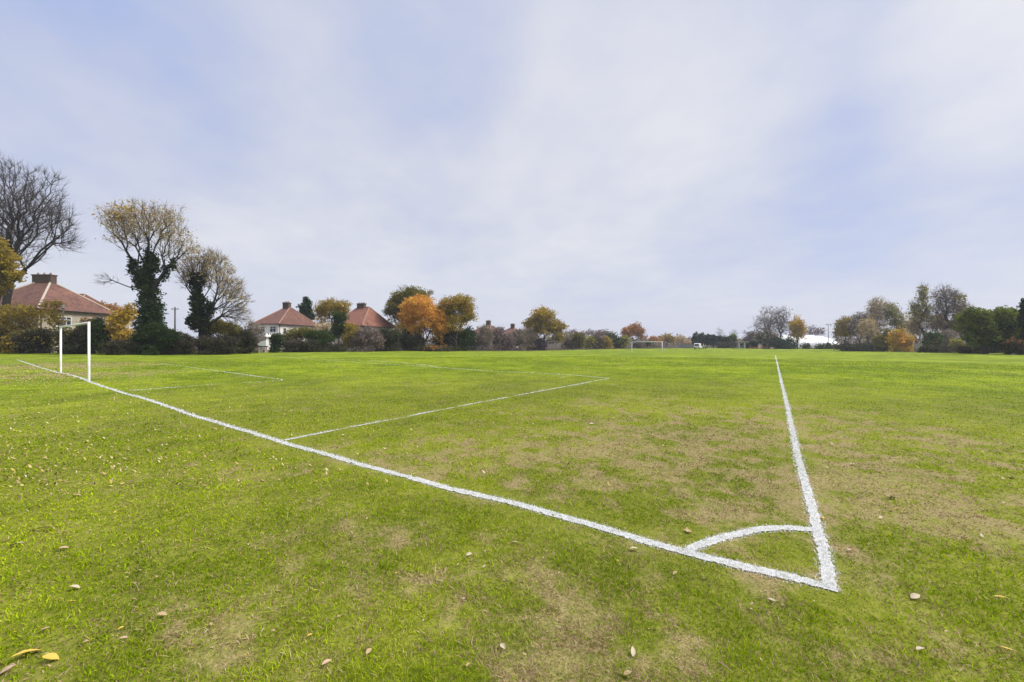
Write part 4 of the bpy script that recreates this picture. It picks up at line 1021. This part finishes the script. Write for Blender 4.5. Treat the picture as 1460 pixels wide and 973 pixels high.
# white flat roofed extension at its foot
ext = MB(); ext.box(-3.6, 2.2, -8.6, -6.005, 2.62, 2.86); ext.box(-2.9, 1.9, -8.3, -6.01, 2.863, 3.4, .05)
ext.build('canopy', M['frame_white'], hw)
ew = MB(); ew.box(-3.2, 1.9, -8.2, -6.01, -.3, 2.615); ew.build('extension_wall', M['render_white'], hw)
wn = MB()
wn.box(-2.6, 1.3, -8.27, -8.203, .9, 2.0)
wo = wn.build('extension_window', M['glass'], hw)
corner_house(516, 85, 20, 8.6, 10.8, 5.6, 10.3, 'render_white', 'tile_orange', 'hip_tile', 'house with the brightest orange red roof behind purple bushes', ridge=1.7, chim=(-.6, 0, 2.1, .8, .95),
      wins=(('E',1.8,3.4,1.3,1.3,2,2),('E',-2.4,3.4,1.3,1.3,2,2),('S',2.0,3.4,1.8,1.3,3,2),('S',-2,3.4,1.8,1.3,3,2)), name='rendered_house')
corner_house(700, 128, 28, 8.5, 10, 5.4, 8.4, 'render_white', 'tile_red', 'hip_tile', 'distant house roof with the left one of two dark chimneys above leafless bushes', ridge=.8, chim=(.2, 0, 1.5, .9, 1.5), name='rendered_house')
corner_house(735, 138, 30, 8.5, 10, 5.0, 7.9, 'render_white', 'tile_red', 'hip_tile', 'distant house roof with the right one of two dark chimneys above leafless bushes', ridge=.8, chim=(.2, 0, 1.4, .9, 1.5), name='rendered_house')

# ------------------------------------------------------------------ white dome and pavilion
def dome():
    D = 172.0; cx = (1166-CX)/F*D; root = empty('sports_dome', (cx, D+12, g1(cx, D)), S45(-8)); tag(root, 'white air filled sports dome behind low hedges on the right', 'dome')
    nu, nv = 44, 16; hx, hy, hz = 15.5, 11.0, 6.3; V = []
    for i in range(nu+1):
        u = -1+2*i/nu
        prof = max(0.0, 1-abs(u)**3.2)**.5
        for j in range(nv+1):
            t = math.pi*j/nv; seam = 1+.012*(1 if i % 4 == 0 else 0)*0
            V.append((u*hx, -math.cos(t)*hy*(.35+.65*prof), max(0, math.sin(t))**.8*hz*prof*(1-.015*(i % 3 == 0))-.2))
    q = [(i*(nv+1)+j, (i+1)*(nv+1)+j, (i+1)*(nv+1)+j+1, i*(nv+1)+j+1) for i in range(nu) for j in range(nv)]
    np_mesh('membrane', np.array(V), [np.array(q)], M['dome_white'], root, smooth=True)
    MB().box(-3.2, -1.4, -11.9, -10.6, -.2, 2.3, .05).build('entrance_box', M['white_metal'], root)
    MB().box(-2.8, -1.8, -11.96, -11.905, -.15, 2.0).build('door', M['panel_grey'], root)
dome()
def pavilion():
    D = 165.0; cx = (1066-CX)/F*D; root = empty('pavilion', (cx, D, g1(cx, D)), S45(-20)); tag(root, 'low flat roofed pavilion with pale columns at the far end', 'pavilion')
    MB().box(-4.2, 4.2, -2.8, 2.6, 2.55, 2.95, .04).build('roof', M['concrete'], root)
    MB().box(-3.8, 3.8, -.8, 2.4, -.2, 2.546).build('wall', M['render_beige'], root)
    for x in (-3.7, -1.6, .6, 2.6): MB().box(x-.16, x+.16, -2.6, -2.28, -.2, 2.546).build('column', M['frame_white'], root)
    for x in (-2.7, 1.5): 
        w = MB().box(x-.7, x+.7, -.87, -.803, .9, 2.1).build('window', M['frame_white'], root); MB().box(x-.6, x+.6, -.90, -.874, 1.0, 2.0).build('pane', M['glass_dark'], w)
    d = MB().box(-.9, .1, -.86, -.803, -.1, 2.05).build('door', M['timber_dark'], root)
pavilion()

# ------------------------------------------------------------------ van
def van():
    D = 138.0; cx = (995-CX)/F*D; root = empty('parked_van', (cx, D, g1(cx, D)), S45(-36)); tag(root, 'white van with a dark rear window parked at the far field edge', 'van')
    # local: +y is forward, rear at y=-2.3
    prof = [(-2.3,.42),(-2.34,1.1),(-2.22,1.98),(-2.0,2.12),(.9,2.10),(1.25,1.95),(1.75,1.25),(2.35,1.05),(2.45,.8),(2.45,.42)]
    mb = MB(); A = []; B = []
    for y, z in prof:
        ins = .0 if z < 1.2 else .10*(z-1.2)/.9
        A.append(mb.bm.verts.new((-.95+ins, y, z))); B.append(mb.bm.verts.new((.95-ins, y, z)))
    f = [mb.bm.faces.new(A), mb.bm.faces.new(B[::-1])]
    n = len(prof)
    for k in range(n): f.append(mb.bm.faces.new((A[k], B[k], B[(k+1) % n], A[(k+1) % n])))
    bmesh.ops.bevel(mb.bm, geom=list({e for q in f for e in q.edges}), offset=.07, segments=3, affect='EDGES', profile=.6)
    body = mb.build('body', M['van_paint'], root, False)
    MB().poly((-.74,-2.345,1.16),(.74,-2.345,1.16),(.68,-2.262,1.86),(-.68,-2.262,1.86)).build('rear_window', M['glass_dark'], root)
    MB().poly((-.76,1.33,1.90),(.76,1.33,1.90),(.82,1.79,1.27),(-.82,1.79,1.27)).build('windscreen', M['glass_dark'], root)
    for s in (-1, 1):
        MB().poly((s*.957,.35,1.25),(s*.957,1.5,1.25),(s*.905,1.15,1.85),(s*.905,.35,1.85)).build('side_window', M['glass_dark'], root)
        MB().box(s*.80-.10, s*.80+.10, -2.39, -2.30, .85, 1.12, .02).build('tail_light', M['lamp_red'], root)
        for y in (-1.45, 1.5):
            w = MB().tube([(s*.74, y, .33), (s*.98, y, .33)], .33, 20).build('wheel', M['rubber'], root)
            MB().tube([(s*.975, y, .33), (s*.995, y, .33)], .19, 14).build('rim', M['pole_grey'], w)
    MB().box(-.95, .95, -2.44, -2.28, .40, .62, .03).build('bumper', M['rubber'], root)
    MB().box(-.26, .26, -2.452, -2.442, .47, .58).build('number_plate', M['pale_plastic'], root)
van()

# ------------------------------------------------------------------ person by the van
def person():
    D = 136.0; cx = (1006-CX)/F*D
    V = [(0,0,.95),(0,0,1.15),(0,0,1.38),(0,0,1.50),(0,-.01,1.60),(0,-.01,1.74), (-.18,0,1.40),(-.25,.02,1.14),(-.22,-.10,.92),(.18,0,1.40),(.25,.02,1.14),(.22,-.10,.92),
         (-.10,0,.88),(-.11,-.02,.48),(-.12,.03,.08),(-.13,-.10,.04),(.10,0,.88),(.12,.03,.48),(.13,.05,.08),(.15,-.08,.04)]
    E = [(0,1),(1,2),(2,3),(3,4),(4,5),(2,6),(6,7),(7,8),(2,9),(9,10),(10,11),(0,12),(12,13),(13,14),(14,15),(0,16),(16,17),(17,18),(18,19)]
    R_ = [.15,.14,.16,.06,.09,.075,.075,.052,.038,.075,.052,.038,.10,.075,.05,.04,.10,.075,.05,.04]
    me = bpy.data.meshes.new('person'); me.from_pydata(V, E, []); o = bpy.data.objects.new('person', me); COL.objects.link(o)
    o.location = (cx, D, g1(cx, D)); o.rotation_euler = (0, 0, S45(-160)+3.14)
    o.modifiers.new('skin', 'SKIN'); 
    for i, v in enumerate(me.skin_vertices[0].data): v.radius = (R_[i], R_[i]*.8); v.use_root = (i == 0)
    sm = o.modifiers.new('sub', 'SUBSURF'); sm.levels = 1; sm.render_levels = 2
    t = NT('clothing'); sp = t.n('ShaderNodeSeparateXYZ'); t.l(t.obj(), sp.inputs[0])
    c = t.ramp(t.math('DIVIDE', sp.outputs[2], 1.8), [(0, (.02, .018, .018)), (.05, (.03, .03, .04)), (.50, (.34, .22, .20)), (.83, (.45, .29, .22)), (.93, (.05, .035, .025))], 'CONSTANT')
    me.materials.append(t.done(t.pbsdf(c, .85)))
    tag(o, 'person in a pale pinkish top and dark trousers standing right of the white van', 'person')
person()

# ------------------------------------------------------------------ small built things
def post(px, py_top, D, r, mat, name, label, cat, base=None, head=None):
    x = (px-CX)/F*D; z0 = g1(x, D); zt = H+(HY-py_top)/F*D
    root = empty(name, (x, D, z0)); tag(root, label, cat)
    MB().tube([(0, 0, -.1), (0, 0, (zt-z0)*.5), (0, 0, zt-z0)], [r, r*.92, r*.8], 10).build('pole', M[mat], root, True)
    if head == 'flood':
        MB().box(-1.1, 1.1, -.08, .08, zt-z0-.02, zt-z0+.10).build('crossarm', M[mat], root)
        for s in (-.75, .75): MB().box(s-.28, s+.28, -.30, -.083, zt-z0-.12, zt-z0+.22, .02).build('floodlight', M['panel_grey'], root)
    if head == 'cross':
        MB().box(-.7, .7, -.06, .06, zt-z0-.45, zt-z0-.33).build('crossarm', M[mat], root)
        for s in (-.55, .55): MB().tube([(s, 0, zt-z0-.33), (s, 0, zt-z0-.18)], .05, 8).build('insulator', M['concrete'], root)
    if head == 'lamp':
        MB().tube([(0, 0, zt-z0), (0, 0, zt-z0+.12), (0, 0, zt-z0+.45), (0, 0, zt-z0+.52)], [.08, .17, .15, .04], 10).build('lantern', M['panel_grey'], root)
    if head == 'cap':
        MB().tube([(0, 0, zt-z0), (0, 0, zt-z0+.05)], [r*1.1, r*.5], 10).build('cap', M[mat], root)
    return root
post(90, 441, 49, .09, 'pole_wood', 'street_lamp', 'slim dark lamp post in front of the beige walled house', 'lamp post', head='lamp')
post(249.5, 438, 72, .14, 'pole_wood', 'utility_pole', 'wooden utility pole between the two ivy clad trees', 'pole', head='cross')
post(1181, 463, 160, .16, 'pole_grey', 'floodlight_pole', 'tall grey floodlight pole in front of the white dome', 'pole', head='flood')
post(1163.5, 464, 158, .10, 'pole_grey', 'flag_pole', 'thin pale pole rising left of the floodlight pole', 'pole', head='cap')
post(1093.5, 487.5, 146, .11, 'white_metal', 'marker_post', 'short white post below the broad grey bare tree', 'post', head='cap')
post(1175, 487, 139, .07, 'white_metal', 'fence_post', 'thin white post at the hedge before the white dome', 'post', head='cap')
post(1003, 490.5, 137, .16, 'pole_grey', 'gate_post', 'pale thick post between the white van and the person', 'post', head='cap')
post(1064.5, 494, 150, .18, 'rubber', 'bollard', 'short dark bollard in front of the pavilion', 'bollard', head='cap')
def barrier(px0, px1, D, hgt, label):
    x0 = (px0-CX)/F*D; x1 = (px1-CX)/F*D; z = g1((x0+x1)/2, D); L = x1-x0
    root = empty('safety_barrier', ((x0+x1)/2, D, z)); tag(root, label, 'barrier', 'orange safety barriers at the far end')
    n = max(2, int(L/2)); mb = MB()
    for k in range(6): mb.box(-L/2, L/2, -.02, .02, .12+k*(hgt-.15)/6, .12+k*(hgt-.15)/6+(hgt-.15)/9)
    mb.build('panel', M['orange_plastic'], root)
    for k in range(n+1):
        xx = -L/2+L*k/n; MB().tube([(xx, .05, -.1), (xx, .05, hgt+.08)], .035, 6).build('post', M['orange_plastic'], root)
barrier(1069, 1083, 147, .75, 'left long orange barrier in front of the pavilion bushes')
barrier(1085, 1096, 145, .6, 'right orange barrier near the end of the touchline')
def crate(px, py, D, w, h, mat, label):
    x = (px-CX)/F*D; root = empty('crate', (x, D, g1(x, D)), .3); tag(root, label, 'crate')
    mb = MB(); t = .05
    mb.box(-w/2, w/2, -w/2, w/2, 0, t); mb.box(-w/2, -w/2+t, -w/2, w/2, t, h); mb.box(w/2-t, w/2, -w/2, w/2, t, h); mb.box(-w/2+t, w/2-t, -w/2, -w/2+t, t, h); mb.box(-w/2+t, w/2-t, w/2-t, w/2, t, h)
    mb.build('box', M[mat], root)
    l_ = MB().box(-w/2-.03, w/2+.03, -w/2-.03, w/2+.03, h+.003, h+.06, .01).build('lid', M[mat], root)
crate(1101, 498, 142, .95, .65, 'pale_plastic', 'pale pinkish box at the right end of the orange barriers')
crate(1084, 497, 146, 1.1, 1.5, 'pale_plastic', 'taller pale pinkish box behind the orange barriers')
def stand():
    x, D, z = P(375, 503.2); root = empty('covered_stand', (x, D, z), .2); tag(root, 'white topped stand on pale legs in the gap between dark bushes', 'stand')
    mb = MB(); s = []
    top = [(-.62,1.12),(-.68,1.45),(-.25,1.78),(.35,1.98),(.62,1.95),(.60,1.12)]
    mb.prism(top, -.4, .4, .04); mb.build('white_cover', M['white_sheet'], root)
    MB().box(-.58, .58, -.36, .36, .98, 1.115).build('table_top', M['rubber'], root)
    for a in (-.46, .46):
        for b in (-.28, .28): MB().box(a-.07, a+.07, b-.07, b+.07, -.02, .976).build('leg', M['pale_plastic'], root)
    MB().box(-.375, .05, -.30, -.24, .05, .85).build('front_board', M['felt_grey'], root)
stand()
def shed():
    D = 88.0; x = (1352-CX)/F*D; root = empty('garden_shed', (x, D, g1(x, D)), S45(25)); tag(root, 'garden shed with a grey sloping roof among the right bushes', 'shed')
    MB().box(-1.7, 1.7, -1.2, 1.2, -.1, 2.2).build('wall', M['timber_dark'], root)
    mb = MB(); mb.prism([(-2.0,2.21),(2.0,2.80),(2.0,2.98),(-2.0,2.39)], -1.5, 1.5, .02); mb.build('roof', M['felt_grey'], root)
    d = MB().box(-.5, .4, -1.26, -1.203, 0, 1.9).build('door', M['timber'], root); MB().box(.25, .31, -1.31, -1.263, .9, 1.05).build('handle', M['pole_grey'], d)
    w = MB().box(.7, 1.5, -1.25, -1.203, 1.0, 1.7).build('window', M['frame_white'], root); MB().box(.78, 1.42, -1.28, -1.253, 1.07, 1.63).build('pane', M['glass_dark'], w)
shed()
def wood_frame():
    x, D, z = P(1388.5, 503.8); root = empty('wooden_frame', (x, D, z), .1); tag(root, 'small weathered wooden gate frame beside the big dark green tree', 'gate frame')
    for s in (-.38, .38): MB().box(s-.05, s+.05, -.05, .05, -.1, 1.45).build('post', M['timber'], root)
    MB().box(-.52, .52, -.045, .045, 1.453, 1.57).build('top_rail', M['timber'], root)
    MB().box(-.328, .328, -.03, .03, .70, .80).build('rail', M['timber'], root)
wood_frame()
def fence(px0, px1, py, D, hgt, mat, label, bw=.14, gap=.03):
    x0 = (px0-CX)/F*D; x1 = (px1-CX)/F*D; L = x1-x0; z = g1((x0+x1)/2, D)
    root = empty('fence', ((x0+x1)/2, D, z)); tag(root, label, 'fence')
    mb = MB(); xx = -L/2; rg = random.Random(int(px0))
    while xx < L/2-.01:
        mb.box(xx, xx+bw, -.012, .012, .03, hgt*rg.uniform(.96, 1.0)); xx += bw+gap
    mb.build('boards', M[mat], root)
    for k in (.35, hgt-.35): MB().box(-L/2, L/2, .016, .06, k-.04, k+.04).build('rail', M[mat], root)
    n = max(1, round(L/2.2))
    for k in range(n+1): MB().box(-L/2+L*k/n-.05, -L/2+L*k/n+.05, .064, .164, -.1, hgt+.06).build('post', M[mat], root)
fence(1305, 1315, 502, 80, 1.9, 'timber_grey', 'grey weathered board fence right of the orange yellow bush')
fence(968, 988, 497, 170, 1.7, 'panel_grey', 'grey board fence left of the white van', .3, .02)
def litter():
    x, D, z = P(1446, 506); 
    mb = MB(); rg = random.Random(4)
    r = bmesh.ops.create_icosphere(mb.bm, subdivisions=3, radius=1)
    for v in mb.bm.verts:
        k = 1+.25*math.sin(5*v.co.x+2)*math.sin(6*v.co.y)+.15*math.sin(11*v.co.z+3*v.co.x); v.co = Vector((v.co.x*.34*k, v.co.y*.2*k, max(-.02, v.co.z*.13*k+.08)))
    o = mb.build('plastic_bag', M['white_sheet'], None, True); o.location = (x, D, z); tag(o, 'crumpled white plastic bag on the grass below the right conifer', 'bag')
litter()


def rough_grass():
    rng = np.random.default_rng(21); n = 16000
    px = rng.uniform(-160, 1620, n); keep = (px < 960) | (px > 1185); px = px[keep]; n = len(px)
    e = np.interp(px, EDGE[:, 0], EDGE[:, 1]); D = e+rng.normal(.1, .55, n)+(vnoise(px*.07, px*0+3)-.5)*1.6
    x = (px-CX)/F*D; cl = fbm(x*.6, D*.6, 3)
    h = (.10+.32*rng.random(n))*np.clip(cl*1.9-.35, .25, 1.3); w = .03+.03*rng.random(n)
    V, q = blades(x, D, h, w, .8, rng)
    t = NT('rough_grass'); i = t.island(); c = t.ramp(i, [(0, (.05, .06, .015)), (.4, (.13, .135, .03)), (.75, (.24, .20, .07)), (1, (.36, .30, .15))])
    d = t.n('ShaderNodeBsdfDiffuse'); t.l(c, d.inputs[0])
    o = np_mesh('rough_grass', V, [q], t.done(d)); tag(o, 'fringe of long unmown grass at the foot of the hedges', 'grass', kind='stuff')
rough_grass()

def haze():
    o = MB().box(-420, 420, -30, 420, -2.2, 30)
    t = NT('haze'); v = t.n('ShaderNodeVolumePrincipled'); v.inputs['Color'].default_value = (.80, .84, .93, 1); v.inputs['Density'].default_value = .0004
    v.inputs['Anisotropy'].default_value = .2
    t.l(v.outputs[0], t.out.inputs['Volume'])
    ob = o.build('haze', t.m); tag(ob, 'thin pale haze lying over the whole field', 'haze', kind='stuff')
haze()
